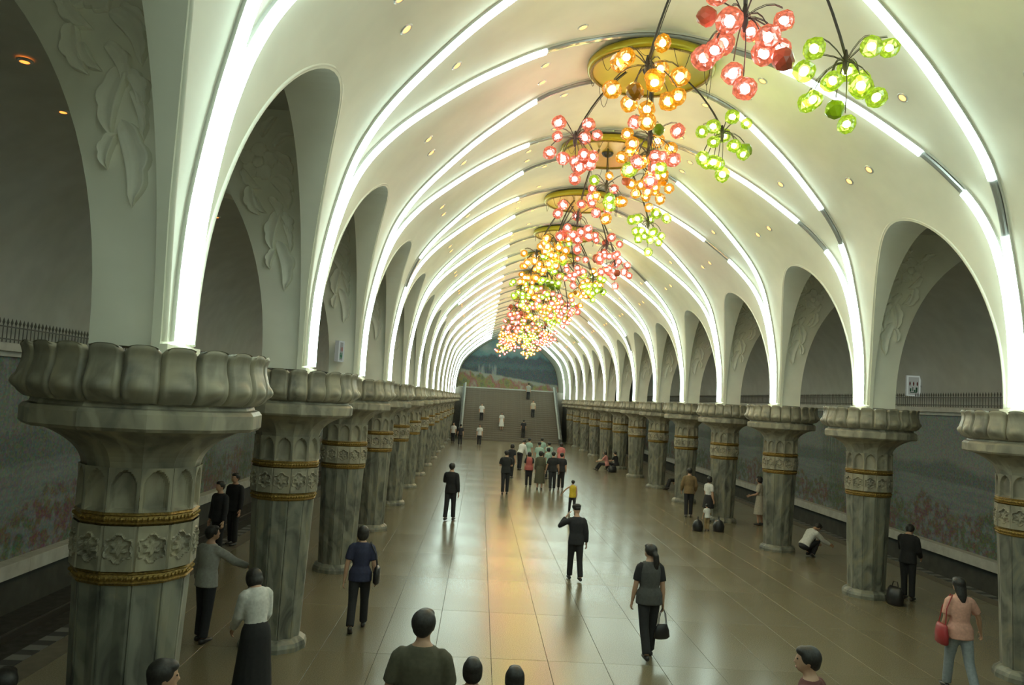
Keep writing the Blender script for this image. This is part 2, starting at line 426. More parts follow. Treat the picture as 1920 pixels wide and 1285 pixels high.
# ---- outer walls, aisle ceilings, murals
def outer(sgn):
    yc0, yc1 = YB, YK(K1) + .35
    b = MB()
    b.box(*sorted((sgn * XW, sgn * (XW + .3))), yc0, yc1, -1.15, ZC + .1)
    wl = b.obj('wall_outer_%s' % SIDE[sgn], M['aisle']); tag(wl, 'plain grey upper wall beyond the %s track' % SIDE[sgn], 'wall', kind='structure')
    b = MB(); b.box(*sorted((sgn * (XW - .06), sgn * XW)), yc0, yc1, -1.15, -.34); b.obj('plinth', M['dark_wall'], wl)
    b = MB()
    for y in np.arange(yc0, yc1 - .1, 2.463): b.slab(*sorted((sgn * (XW - .34), sgn * XW)), y + .003, min(y + 2.46, yc1), -.34, -.06)
    b.obj('ledge', M['ledge'], wl)
    b = MB()
    b.box(*sorted((sgn * (XW - .18), sgn * XW)), yc0, yc1, ZS + .02, ZS + .12); b.box(*sorted((sgn * (XW - .36), sgn * XW)), yc0, yc1, ZS + .12, ZS + .27)
    b.obj('cornice', M['ledge'], wl)
    b = MB(); b.box(*sorted((sgn * (XW - .05), sgn * (XW - .005))), yc0, yc1, -.06, ZS + .02)
    mu = b.obj('mural', M['mural_side']); tag(mu, 'long mosaic landscape of lake, trees and red shrubs on the %s outer wall' % SIDE[sgn], 'mural', 'side wall mosaics')
    # railing with spear heads
    rl = empty('spear_railing', (sgn * (XW - .27), YB, ZS + .27)); tag(rl, 'low iron spear railing along the cornice of the %s outer wall' % SIDE[sgn], 'railing', 'cornice railings')
    n = yc1 - yc0
    for z in (.07, .30):
        b = MB(); b.box(-.012, .012, 0, n, z - .012, z + .012); b.obj('rail_bar', M['spear'], rl)
    b = MB()
    for y in np.arange(.06, n, .13):
        b.tube([(0, y, 0), (0, y, .34)], .011, 4); b.tube([(0, y, .34), (0, y, .38), (0, y, .46)], [.012, .028, .002], 4)
    tag(b.obj('baluster', M['spear'], rl), kind='stuff')
    # ceiling of the aisle
    b = MB()
    pr = [(AP, ZC), (ARC_X - 1.5, ZC + .02), (ARC_X, ZC + .03)] + [(ARC_X + (XW + .02 - ARC_X) * math.sin(PI / 2 * i / 14), ZS + .3 + (ZC + .03 - ZS - .3) * math.cos(PI / 2 * i / 14)) for i in range(1, 15)]
    b.grid(lambda uu, vv: (sgn * pr[int(round(uu * (len(pr) - 1)))][0], YB + vv * (yc1 - YB), pr[int(round(uu * (len(pr) - 1)))][1]), len(pr) - 1, 12, flip=sgn < 0)
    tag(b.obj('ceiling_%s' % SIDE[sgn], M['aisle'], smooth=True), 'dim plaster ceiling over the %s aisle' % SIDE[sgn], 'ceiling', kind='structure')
    # track
    tb = MB(); tb.box(*sorted((sgn * (XE - .1), sgn * XW)), yc0, yc1, -1.3, -1.15)
    t = tb.obj('track_bed', M['track']); tag(t, 'dark railway track bed below the %s platform edge' % SIDE[sgn], 'track', kind='structure')
    for x in (9.45, 10.9):
        b = MB(); b.box(sgn * x - .035, sgn * x + .035, yc0, yc1, -1.15, -1.0); b.obj('rail', M['rail'], t)
outer(-1); outer(1)
for nm, y0_, y1_, m in (('wall_back', YB - .3, YB, 'plaster'), ('wall_front', YE, YE + .3, 'stair')):
    b = MB(); b.box(-XW, XW, y0_, y1_, -1.3, 10.6); tag(b.obj(nm, M[m]), ('plain wall closing the hall behind the near stairs' if nm == 'wall_back' else 'end wall of the hall behind the far mosaic'), 'wall', kind='structure')
for sgn in (-1, 1):                    # walls beside the far stairs, ends of the aisles
    b = MB(); y1 = YK(K1) + .35
    b.box(*sorted((sgn * 5.2, sgn * XW)), y1, y1 + .25, -1.3, ZC + .1)
    b.box(*sorted((sgn * 5.22, sgn * 5.45)), y1, YE, 0, ZS + .02)
    tag(b.obj('wall_end_%s' % SIDE[sgn], M['dark_wall']), 'dark stone wall closing the %s aisle beside the far stairs' % SIDE[sgn], 'wall', kind='structure')

# ---- platform floor
def build_floor():
    b = MB(); b.box(-XE, XE, YB, YE, -.45, -.012)
    fl = b.obj('floor', M['grout']); tag(fl, 'polished brown granite platform floor laid in large slabs', 'floor', kind='structure')
    b = MB(); b.box(-XE, XE, YB, YE, -1.3, -.45); b.obj('platform_base', M['dark_wall'], fl)
    tw, tl, g = .8, 2.4, .0022
    b = MB(); b.slab(-tw / 2 + g, tw / 2 - g, -tl / 2 + g, tl / 2 - g, -.012, 0, .002); me = b.mesh('tile', M['floor'])
    rest = MB(); n = 0
    rows = int((YE - YB) / tl)
    for r in range(rows):
        for c in range(20):
            y = YB + .2 + tl * (r + .5) + (0 if c % 2 else .0); x = -8 + tw * (c + .5)
            if 8.0 < y < 44.5 and n < 300: link('tile', me, fl, (x, y, 0)); n += 1
            else: rest.slab(x - tw / 2 + g, x + tw / 2 - g, y - tl / 2 + g, y + tl / 2 - g, -.012, 0, .002)
    tag(rest.obj('tile', M['floor'], fl), kind='stuff')
    for sgn in (-1, 1):
        b = MB(); b.box(*sorted((sgn * 8.004, sgn * 8.35)), YB, YK(K1), -.012, 0); b.obj('border_strip', M['stair'], fl)
    b = MB(); b.box(-.12, .12, -.1, .1, -.08, .004); me = b.mesh('edge_block', M['white_block'])
    b2 = MB(); b2.box(-.12, .12, -.1, .1, -.08, .002)
    rest = MB(); dark = MB()
    for sgn in (-1, 1):
        for i in range(int((YK(K1) - 7) / .4)):
            y = 7 + .4 * i; x = sgn * 8.48
            if i < 70: link('edge_block', me, fl, (x, y, 0))
            else: rest.box(x - .12, x + .12, y - .1, y + .1, -.08, .004)
            dark.box(x - .12, x + .12, y + .1, y + .3, -.08, .002)
    tag(rest.obj('edge_block', M['white_block'], fl), kind='stuff')
    tag(dark.obj('dark_edge_block', M['black_block'], fl), kind='stuff')
build_floor()

# ---- stairs
def build_far_stairs():
    y0, n, hh, run = 68.2, 26, .175, .30; W = 4.2
    st = empty('far_stairs', (0, y0, 0)); tag(st, 'wide brown stone staircase rising to the end mosaic', 'stairs', kind='structure')
    b = MB(); b.slab(-W, W, 0, run + .02, 0, hh, .012); me = b.mesh('step', M['stair'])
    for i in range(n): link('step', me, st, (0, run * i, hh * i))
    b = MB()
    b.add([(-W, .05, 0), (W, .05, 0), (W, run * n, 0), (-W, run * n, 0), (-W, run * n, hh * n - .01), (W, run * n, hh * n - .01)], [(0, 1, 2, 3), (0, 4, 5, 1), (2, 5, 4, 3)])
    b.obj('stair_core', M['stair'], st)
    b = MB(); b.box(-5.22, 5.22, run * n, YE - y0, hh * n - .2, hh * n); b.box(-5.22, 5.22, run * n, run * n + .3, 0, hh * n - .2); b.obj('landing', M['stair'], st)
    for sgn in (-1, 1):
        b = MB(); x0, x1 = sorted((sgn * W, sgn * (W + .26))); e = run * n
        for z0, z1, za, zb in ((0, .75, 0, hh * n + .75),):
            b.add([(x0, -.2, 0), (x1, -.2, 0), (x1, e, 0), (x0, e, 0), (x0, -.2, .42), (x1, -.2, .42), (x1, e, hh * n + .42), (x0, e, hh * n + .42)],
                  [(3, 2, 1, 0), (4, 5, 6, 7), (0, 1, 5, 4), (1, 2, 6, 5), (2, 3, 7, 6), (3, 0, 4, 7)])
        b.obj('parapet', M['dark_wall'], st)
        b = MB(); xa, xb = sorted((sgn * (W - .04), sgn * (W + .10)))
        b.add([(xa, -.25, .42), (xb, -.25, .42), (xb, e, hh * n + .42), (xa, e, hh * n + .42), (xa, -.25, .50), (xb, -.25, .50), (xb, e, hh * n + .50), (xa, e, hh * n + .50)],
              [(3, 2, 1, 0), (4, 5, 6, 7), (0, 1, 5, 4), (1, 2, 6, 5), (2, 3, 7, 6), (3, 0, 4, 7)])
        b.obj('coping', M['coping'], st)
build_far_stairs()
def build_near_stairs():
    W = 4.25; st = empty('near_stairs', (0, 6.6, 0)); tag(st, 'stone stairs at the near end leading down to the platform', 'stairs', kind='structure')
    for i in range(13):
        b = MB(); b.slab(-W, W, -.3 * i - .32, -.3 * i, 0, .15 * (i + 1), .01); b.obj('step', M['stair'], st)
    b = MB(); b.box(-W, W, YB - 6.6, -3.9, 0, 1.95); b.obj('landing', M['stair'], st)
build_near_stairs()

# ---- end mosaic
def build_end_mural():
    b = MB(); zb = 4.74; y = YE - .02
    zs = [zb + (ZS + 6.12 - zb) * (1 - (1 - i / 40) ** 2) for i in range(41)]
    ed = [(prof(s_of_z(z))[0] - .06, z) for z in zs]
    loop = ed + [(-x, z) for x, z in reversed(ed[:-1])]
    n = len(loop)
    b.add([(x, y, z) for x, z in loop] + [(x, y - .05, z) for x, z in loop], [tuple(range(n)), tuple(range(2 * n - 1, n - 1, -1))] + [(i, (i + 1) % n, n + (i + 1) % n, n + i) for i in range(n)])
    o = b.obj('mural', M['mural_end']); tag(o, 'arched mosaic of misty blue mountains, waterfalls and flowering shrubs above the far stairs', 'mural')
    b = MB(); b.box(-5.15, 5.15, y - .14, y, zb - .16, zb); tag(b.obj('sill', M['ledge'], o))
build_end_mural()

# ================================================================== COLUMNS
def column_meshes():
    D = {}; NF = 12; a0 = PI / NF
    b = MB(); b.lathe([(.36, .17), (.40, .15), (.455, .11), (.475, .06), (.475, 0)][::-1], NF, a0, cap_top=True); D['base'] = b.mesh('base', M['marble'])
    b = MB()                         # fluted twelve sided shaft
    sec = []
    for i in range(NF):
        for fr_, dr_ in ((.0, -.016), (.03, -.003), (.10, 0), (.5, -.012), (.90, 0), (.97, -.003)):
            A0 = 2 * PI * i / NF + a0; A1 = 2 * PI * (i + 1) / NF + a0
            sec.append((math.cos(A0) * (1 - fr_) + math.cos(A1) * fr_, math.sin(A0) * (1 - fr_) + math.sin(A1) * fr_, dr_))
    def shaft(uu, vv):
        z = .14 + vv * 1.96; r = .375 + .065 * vv ** 1.1; q = sec[int(round(uu * len(sec))) % len(sec)]; l = math.hypot(q[0], q[1])
        return (q[0] * (r + q[2] / l), q[1] * (r + q[2] / l), z)
    b.grid(shaft, len(sec), 8, closed_u=True); D['shaft'] = b.mesh('shaft', M['marble'])
    def ring(z0, z1, r):
        b = MB(); h = z1 - z0
        b.lathe([(r - .05, z0), (r, z0), (r + .018, z0 + .18 * h), (r + .004, z0 + .28 * h), (r + .012, z0 + .5 * h), (r + .004, z0 + .72 * h), (r + .018, z0 + .82 * h), (r, z1), (r - .05, z1)], NF, a0)
        for i in range(72):
            a = 2 * PI * i / 72 + a0; pr_ = math.cos(PI / NF) / math.cos(((i / 6) % 1 - .5) * 2 * PI / NF)
            b.ell(((r + .012) * pr_ * math.cos(a), (r + .012) * pr_ * math.sin(a), (z0 + z1) / 2), (.014, .014, .016), 5, 4)
        return b.mesh('gold_band', M['gold'])
    D['g1'] = ring(2.07, 2.18, .442); D['g2'] = ring(2.52, 2.62, .452)
    # one frieze panel (faces +X), flower in a lobed frame, sunk and proud
    fw = 2 * .452 * math.tan(PI / NF) - .006
    b = MB()
    def sm(x, w): return 1 / (1 + math.exp(-max(-30, min(30, x / w))))
    def fr(uu, vv):
        y = (uu - .5) * fw; z = 2.18 + vv * .34; py = (uu - .5) * 2; pz = (vv - .5) * 2 * .34 / fw
        r = math.hypot(py, pz); th = math.atan2(pz, py) + PI / 2
        lob = .76 + .10 * math.cos(6 * th); pet = .42 + .12 * math.cos(6 * th)
        h = .004 - .022 * sm(lob - r, .02) + .016 * math.exp(-((r - lob - .06) / .05) ** 2) + .026 * sm(pet - r, .03) - .010 * math.exp(-(r / .10) ** 2) + .010 * math.exp(-(r / .05) ** 2)
        if abs(py) > .95: h = -.012
        return (.452 + h, y, z)
    b.grid(fr, 24, 26); D['frieze'] = b.mesh('frieze_panel', M['capstone'])
    nw = 2 * .44 * math.tan(PI / NF)
    b = MB()
    def ni(uu, vv):
        y = (uu - .5) * nw; z = 2.62 + vv * .34; py = abs(uu - .5) * 2
        e = .74 if vv < .55 else .74 * max(0, 1 - ((vv - .55) / .37) ** 1.7) ** .6 if vv < .92 else 0
        ins = sm(e - py, .025) if e > 0 else 0
        ins *= sm(vv - .04, .012)
        h = .008 - ins * (.03 + .030 * max(0, 1 - (py / .74) ** 2) ** .5)
        return (.437 + h + .02 * max(0, vv - .75), y, z)
    b.grid(ni, 20, 24); D['niche'] = b.mesh('niche_panel', M['capstone'])
    b = MB()                         # flared neck, scalloped in twelve
    def fl(uu, vv):
        a = uu * 2 * PI + a0; ph = (uu * NF) % 1
        t = vv; r = .445 + .42 * t ** 2.2 + .03 * math.sin(PI * t); z = 2.95 + .33 * (t ** .8)
        k = math.sin(PI * ph); r *= 1 - .055 * k * (1 - t * .5) + .0
        return (math.cos(a) * r, math.sin(a) * r, z)
    b.grid(fl, NF * 6, 10, closed_u=True); D['neck'] = b.mesh('flared_neck', M['capstone'])
    b = MB(); b.lathe([(.80, 3.26), (.885, 3.26), (.91, 3.285), (.91, 3.39), (.885, 3.42), (.85, 3.43), (.835, 3.47), (.80, 3.48)], NF, a0); D['slab'] = b.mesh('abacus', M['capstone'])
    b = MB(); b.lathe([(.84, 3.46), (.87, 3.6), (.86, 3.84), (.0001, 3.85)], 40); D['core'] = b.mesh('capital_core', M['capstone'])
    b = MB(); NP = 22; hwid = .945 * math.tan(PI / NP) * 1.0
    zr = [(0, .875), (.08, .925), (.22, .962), (.36, .958), (.5, .938), (.66, .918), (.8, .915), (.91, .928), (.97, .94), (1.0, .925)]
    def pe(uu, vv):
        e = uu * 2 - 1
        top = 1 - .05 * abs(e) ** 3
        z = 3.47 + .42 * vv * top; r = float(np.interp(vv, [q[0] for q in zr], [q[1] for q in zr]))
        r -= .055 * abs(e) ** 9 + .012 * e * e; r += .008 * math.exp(-((abs(e) - .78) / .10) ** 2)
        dd = math.hypot(e * .9, (vv - .27) * 3.2)
        r += .026 * math.exp(-(dd / .36) ** 2) - .008 * math.exp(-((dd - .62) / .2) ** 2)
        w_ = hwid * (.93 + .07 * math.sin(PI * min(1, vv * 1.4)))
        if vv > .88: w_ *= 1 - .24 * ((vv - .88) / .12) ** 2.2
        return (r, e * w_, z)
    b.grid(lambda uu, vv: pe(.5 + .5 * math.copysign(abs(uu * 2 - 1) ** .6, uu * 2 - 1), vv), 16, 20)
    b.grid(lambda uu, vv: (.93 - .1 * vv, (uu * 2 - 1) * hwid * .76 * (1 - .1 * vv), 3.89 - .05 * abs(uu * 2 - 1) ** 3 * .42 - .03 * vv), 10, 2)
    D['petal'] = b.mesh('petal', M['capstone'], True)
    return D
CM = column_meshes()
def column(sgn, k):
    r = empty('column', (sgn * CXC, YK(k), 0), (.0 if sgn < 0 else PI) + .13)
    where = 'nearest to the stairs' if k == 0 else 'at the far stairs' if k == K1 else '%s from the near stairs' % ORD[k]
    tag(r, 'marble lotus column of the %s row, %s' % (SIDE[sgn], where), 'column', 'lotus columns of the %s row' % SIDE[sgn], 'thing')
    for nm, key in (('base', 'base'), ('shaft', 'shaft'), ('gold_band', 'g1'), ('gold_band', 'g2'), ('flared_neck', 'neck'), ('abacus', 'slab'), ('capital_core', 'core')):
        link(nm, CM[key], r)
    for i in range(12):
        a = 2 * PI * i / 12
        link('frieze_panel', CM['frieze'], r, (0, 0, 0), a); link('niche_panel', CM['niche'], r, (0, 0, 0), a)
    for i in range(22): link('petal', CM['petal'], r, (0, 0, 0), 2 * PI * i / 22 + .05)
for k in range(0, K1 + 1):
    for sgn in (-1, 1): column(sgn, k)

# ================================================================== STRIP LIGHTS
_dx = [(5.3, .085), (5.15, .09), (5.02, .13), (4.8, .27), (4.5, .44), (3.9, .68), (3.3, .91), (2.7, 1.12), (1.9, 1.40), (1.2, 1.52), (0, 1.55)]
def d_of_x(x): return float(np.interp(abs(x), [q[0] for q in _dx[::-1]], [q[1] for q in _dx[::-1]]))
NSEG = 8
S0 = .06; SLIT = None
for i in range(400):
    if prof(LEN * i / 400)[0] < 2.05: SLIT = LEN * i / 400; break
def strip_pt(s, side, dr, off):
    """s runs 0..LEN from springing to crown; side = left/right of the hall, dr = near/far"""
    x, z = prof(s); n = prof_n(s)
    return Vector((side * (x + n[0] * off), dr * d_of_x(x), z + n[1] * off))
def strip_mesh(sA, sB, sides, dr, wid, off, name, mat, n):
    b = MB(); pts = [strip_pt(sA + (sB - sA) * i / n, sides, dr, off) for i in range(n + 1)]
    rings = []
    for i, p in enumerate(pts):
        s = sA + (sB - sA) * i / n; nn = prof_n(s); inn = Vector((sides * nn[0], 0, nn[1])); t = (pts[min(i + 1, n)] - pts[max(0, i - 1)]).normalized()
        v = t.cross(inn).normalized()
        rings.append([p + v * (wid * math.cos(PI * q / 5)) + inn * (wid * .95 * math.sin(PI * q / 5)) for q in range(6)])
    vs = [q for r in rings for q in r]; fs = []
    for j in range(n):
        for q in range(6):
            a = j * 6 + q; c = j * 6 + (q + 1) % 6; fs.append((a, c, c + 6, a + 6) if sides * 1 > 0 else (a + 6, c + 6, c, a))
    fs.append((0, 1, 2, 3, 4, 5)); fs.append(tuple(n * 6 + q for q in range(6)))
    b.add(vs, fs); return b.mesh(name, mat, False)
segs = {}
for dr in (-1, 1):
    for sd in (-1, 1):
        for i in range(NSEG):
            a = S0 + (SLIT - S0) * i / NSEG; c = S0 + (SLIT - S0) * (i + 1) / NSEG - .012
            segs[dr, sd, i] = strip_mesh(a, c, sd, dr, .074, .032, 'tube', M['strip'], 8)
            segs[dr, sd, i, 'dead'] = strip_mesh(a, c, sd, dr, .055, .03, 'tube', M['dead'], 8)
        segs[dr, sd, 'c'] = strip_mesh(SLIT + .02, LEN - .01, sd, dr, .055, .03, 'tube', M['dead'], 8)
tro = {}
for dr in (-1, 1):
    b = MB()
    for sd in (-1, 1):
        pts = [(strip_pt(S0 + (LEN - S0) * i / 60, sd, dr, 0), S0 + (LEN - S0) * i / 60) for i in range(61)]
        rings = []
        for i, (p, s) in enumerate(pts):
            nn = prof_n(s); inn = Vector((sd * nn[0], 0, nn[1])); t = (pts[min(i + 1, 60)][0] - pts[max(0, i - 1)][0]).normalized(); v = t.cross(inn).normalized()
            rings.append([p + v * .09 - inn * .01, p + v * .09 + inn * .035, p + v * .08 + inn * .035, p + v * .078 + inn * .012, p - v * .078 + inn * .012, p - v * .08 + inn * .035, p - v * .09 + inn * .035, p - v * .09 - inn * .01])
        vs = [q for r in rings for q in r]; fs = []
        for j in range(60):
            for q in range(7):
                a = j * 8 + q; fs.append((a, a + 1, a + 9, a + 8) if sd > 0 else (a + 8, a + 9, a + 1, a))
        b.add(vs, fs)
    tro[dr] = b.mesh('strip_light', M['metal'])
DEAD = {(1, -1, 1, 3), (1, 1, 1, 4), (2, -1, 1, 4), (2, 1, 1, 4), (3, -1, -1, 3), (3, 1, 1, 5), (5, -1, 1, 6), (6, 1, -1, 4), (7, -1, 1, 3), (8, 1, 1, 6), (10, 1, 1, 5), (12, -1, 1, 6)}
for k in range(-1, 15):
    for dr in (-1, 1):
        o = link('strip_light', tro[dr], None, (0, YK(k), 0))
        wh = 'over the near stairs' if k < 0 else 'over the far stairs' if k > K1 else 'springing from the %s columns' % ORD[k]
        tag(o, 'arched white strip light, %s of the pair %s' % ('nearer' if dr < 0 else 'farther', wh), 'strip light', 'arched strip lights of the vault')
        for sd in (-1, 1):
            for i in range(NSEG):
                dead = (k, dr, sd, i) in DEAD
                link('tube', segs[(dr, sd, i, 'dead') if dead else (dr, sd, i)], o)
            link('tube', segs[dr, sd, 'c'], o)

# ================================================================== CEILING SPOTLIGHTS
def spot_meshes():
    b = MB(); b.lathe([(.062, -.02), (.062, .012), (.085, .014), (.098, .0), (.098, -.02)], 16); ring = b.mesh('spotlight', M['metal'])
    b = MB(); b.lathe([(.0001, .022), (.04, .016), (.063, .002), (.063, -.015)], 14); return ring, b.mesh('lamp', M['spot']), b.mesh('lamp', M['aspot'])
SPR, SPL, SPA = spot_meshes()
def spot(p, n, label, aisle=False):
    o = link('ceiling_spotlight', SPR, None, p); o.rotation_euler = Vector(n).to_track_quat('Z', 'Y').to_euler()
    tag(o, label, 'spotlight', 'recessed spotlights'); link('lamp', SPA if aisle else SPL, o)
def s_of_x(x): return float(np.interp(-x, -PROF[:, 0], _L))
for k in range(0, K1):
    for sd in (-1, 1):
        for x, dy, wh in ((3.95, HB - .38, 'nearer lamp low in'), (3.95, HB + .38, 'farther lamp low in'), (1.96, HB - .38, 'nearer lamp high in'), (1.96, HB + .38, 'farther lamp high in'), (3.42, 0.0, 'lamp between strips starting'), (1.44, 1.0, 'near lamp by the disc in'), (1.44, S - 1.0, 'far lamp by the disc in')):
            if k == 0 and x == 3.42 : pass
            s = s_of_x(x); px, pz = prof(s); n = prof_n(s)
            spot((sd * px, YK(k) + dy, pz), (sd * n[0], 0, n[1]), 'amber spotlight, %s the %s flank of vault bay %s' % (wh, SIDE[sd], ORD[k]))
for y, lab in ((10.08, 'nearest of three in the left aisle ceiling'), (11.97, 'middle of three in the left aisle ceiling'), (18.97, 'farthest of three in the left aisle ceiling')):
    spot((-9.35 if y > 10.5 else -8.85, y, ZC - .01), (0, 0, -1), 'small orange lamp, %s' % lab, True)

# ================================================================== CHANDELIERS
def globe_mats(nm, tint, glow, gs, bulb, bs):
    m = bpy.data.materials.new(nm + '_glass'); m.use_nodes = True; nt = m.node_tree; nt.nodes.clear()
    o = nt.nodes.new('ShaderNodeOutputMaterial'); t = nt.nodes.new('ShaderNodeBsdfTransparent'); t.inputs[0].default_value = (*tint, 1)
    e = nt.nodes.new('ShaderNodeEmission'); e.inputs[0].default_value = (*glow, 1)
    tc = N(nt, 'ShaderNodeTexCoord'); vz = N(nt, 'ShaderNodeTexVoronoi', Scale=26.0); nt.links.new(tc.outputs['Object'], vz.inputs['Vector'])
    nt.links.new(mathn(nt, 'MULTIPLY_ADD', vz.outputs['Distance'], -1.1 * gs, 1.25 * gs), e.inputs[1])
    g = nt.nodes.new('ShaderNodeBsdfGlossy'); g.inputs['Roughness'].default_value = .15; g.inputs[0].default_value = (.8, .8, .8, 1)
    m1 = nt.nodes.new('ShaderNodeMixShader'); m1.inputs[0].default_value = .45; nt.links.new(e.outputs[0], m1.inputs[1]); nt.links.new(t.outputs[0], m1.inputs[2])
    m2 = nt.nodes.new('ShaderNodeMixShader'); m2.inputs[0].default_value = .10; nt.links.new(m1.outputs[0], m2.inputs[1]); nt.links.new(g.outputs[0], m2.inputs[2])
    nt.links.new(m2.outputs[0], o.inputs[0]); m.cycles.emission_sampling = 'NONE'
    d_, nt, b_ = new_mat(nm + '_unlit_glass'); b_.inputs['Base Color'].default_value = (*[x * .35 for x in glow], 1); b_.inputs['Roughness'].default_value = .2
    return m, emit(nm + '_bulb', bulb, bs), d_
GM = {'pink': globe_mats('pink', (1.0, .48, .40), (1.0, .26, .13), 1.30, (1.0, .78, .90), 60),
      'orange': globe_mats('orange', (1.0, .74, .34), (1.0, .40, .008), 1.35, (1.0, .90, .60), 66),
      'green': globe_mats('green', (.78, .95, .32), (.44, .66, .02), 1.35, (.95, 1.0, .62), 52)}
def globe_mesh(r, mat):
    import bmesh
    bm = bmesh.new(); bmesh.ops.create_icosphere(bm, subdivisions=2, radius=r)
    for i, v in enumerate(bm.verts):
        n = v.co.normalized()
        f = .5 + .5 * math.sin(9 * n.x + 1.3) * math.sin(9 * n.y + .4) * math.sin(9 * n.z) * 2
        v.co = n * r * (.93 + .10 * f + random.uniform(-.03, .03))
    me = bpy.data.meshes.new('globe'); bm.to_mesh(me); bm.free(); me.materials.append(mat); return me
GL = {}
for c, (mg, mb_, md) in GM.items():
    GL[c] = (globe_mesh(.128, mg), globe_mesh(.122, md))
    b = MB(); b.ell((0, 0, 0), (.050, .050, .058), 8, 6); GL[c] += (b.mesh('bulb', mb_),)
b = MB(); b.lathe([(.001, .06), (.03, .05), (.045, .02), (.05, -.005), (.03, -.01)], 8); CUPM = b.mesh('cup', M['iron'])
def disc_meshes():
    b = MB(); b.lathe([(.0001, .02), (.25, .0), (.6, -.02), (1.02, -.045), (1.12, -.05), (1.16, -.03), (1.17, .03), (1.14, .10), (1.0, .14), (.0001, .16)][::-1], 64); a = b.mesh('ceiling_disc', M['gold_mirror'], True)
    b = MB(); b.tube([(1.085 * math.cos(2 * PI * i / 48), 1.085 * math.sin(2 * PI * i / 48), -.06) for i in range(49)], .022, 6, caps=False); r = b.mesh('rim_ring', M['gold'])
    b = MB(); b.lathe([(.05, .3), (.05, .06), (.12, .05), (.15, .0), (.12, -.06), (.05, -.10), (.0001, -.11)][::-1], 12); h = b.mesh('hub', M['iron'])
    return a, r, h
DM = disc_meshes()
ZD = 9.82
# angle in degrees (0 = right, 90 = away), height of the middle of the bunch, colour
BUN = {0: [(-102, 7.55, 'pink'), (-8, 7.68, 'green'), (128, 8.0, 'orange')],
       1: [(174, 8.32, 'pink'), (-14, 8.45, 'green'), (-99, 7.95, 'mix'), (78, 8.5, 'orange')],
       2: [(-126, 7.75, 'pink'), (25, 8.12, 'green'), (-50, 8.85, 'orange'), (-98, 8.45, 'mix')],
       3: [(24, 7.95, 'pink'), (-128, 8.2, 'orange'), (-60, 8.15, 'pink'), (120, 8.4, 'green'), (170, 8.0, 'orange')],
       4: [(-120, 8.0, 'green'), (-40, 7.95, 'green'), (30, 8.3, 'orange'), (150, 8.3, 'orange'), (-80, 8.35, 'pink')]}
def bouquet(rt, ang, zc, colr, seed):
    rnd = random.Random(seed); a = math.radians(ang); rr = 1.32
    hub = Vector((rr * math.cos(a), rr * math.sin(a), zc + .22 - ZD)); st = Vector((.45 * math.cos(a), .45 * math.sin(a), -.03))
    mid = Vector((1.0 * math.cos(a), 1.0 * math.sin(a), (hub.z) * .38))
    pts = [st.lerp(mid, t).lerp(mid.lerp(hub, t), t) for t in [i / 8 for i in range(9)]]
    b = MB(); b.tube(pts, [.016] * 9, 6); b.tube([p + Vector((.03, .02, 0)) for p in pts], [.006] * 9, 4); b.tube([hub + Vector((0, 0, .1)), hub, hub - Vector((0, 0, .1)), hub - Vector((0, 0, .2))], [.014, .036, .04, .014], 8)
    stem = b.obj('stem', M['iron'], rt, True)
    gl = []
    for i in range(5):
        t = 2 * PI * (i + rnd.uniform(-.25, .25)) / 5; gl.append((.40 + rnd.uniform(-.06, .1), t, rnd.uniform(-.12, .18)))
    for i in range(7):
        t = 2 * PI * (i + .5 + rnd.uniform(-.25, .25)) / 7; gl.append((.38 + rnd.uniform(-.1, .1), t, rnd.uniform(-.52, -.28)))
    for i in range(2):
        gl.append((.16 + rnd.uniform(0, .08), rnd.uniform(0, 6.28), rnd.uniform(-.62, -.2)))
    gl.append((.03, 0, -.80))
    arms = MB()
    for i, (r, t, dz) in enumerate(gl):
        g = hub + Vector((r * math.cos(t), r * math.sin(t), dz))
        c = colr if colr != 'mix' else rnd.choice(['pink', 'orange', 'orange', 'green', 'pink'])
        out = Vector((math.cos(t), math.sin(t), 0)); top = g + Vector((0, 0, .13)) - out * .02
        h0 = hub - Vector((0, 0, .05)); m_ = h0.lerp(top, .55) + Vector((0, 0, .16)) + out * .03
        q = [h0.lerp(m_, s_).lerp(m_.lerp(top, s_), s_) for s_ in (0, .25, .5, .75, 1)]
        arms.tube(q, .006, 4); arms.tube([p + Vector((0, .012, .02)) for p in q], .004, 3)
        dead = rnd.random() < .09 and dz > -.7
        o = link('globe', GL[c][1 if dead else 0], rt, g); sc_ = rnd.uniform(.82, 1.12); o.scale = (sc_, sc_, sc_); o.rotation_euler = (rnd.uniform(0, 6), rnd.uniform(0, 6), rnd.uniform(0, 6))
        if not dead: link('bulb', GL[c][2], o)
    arms.obj('wire_arms', M['iron'], stem)
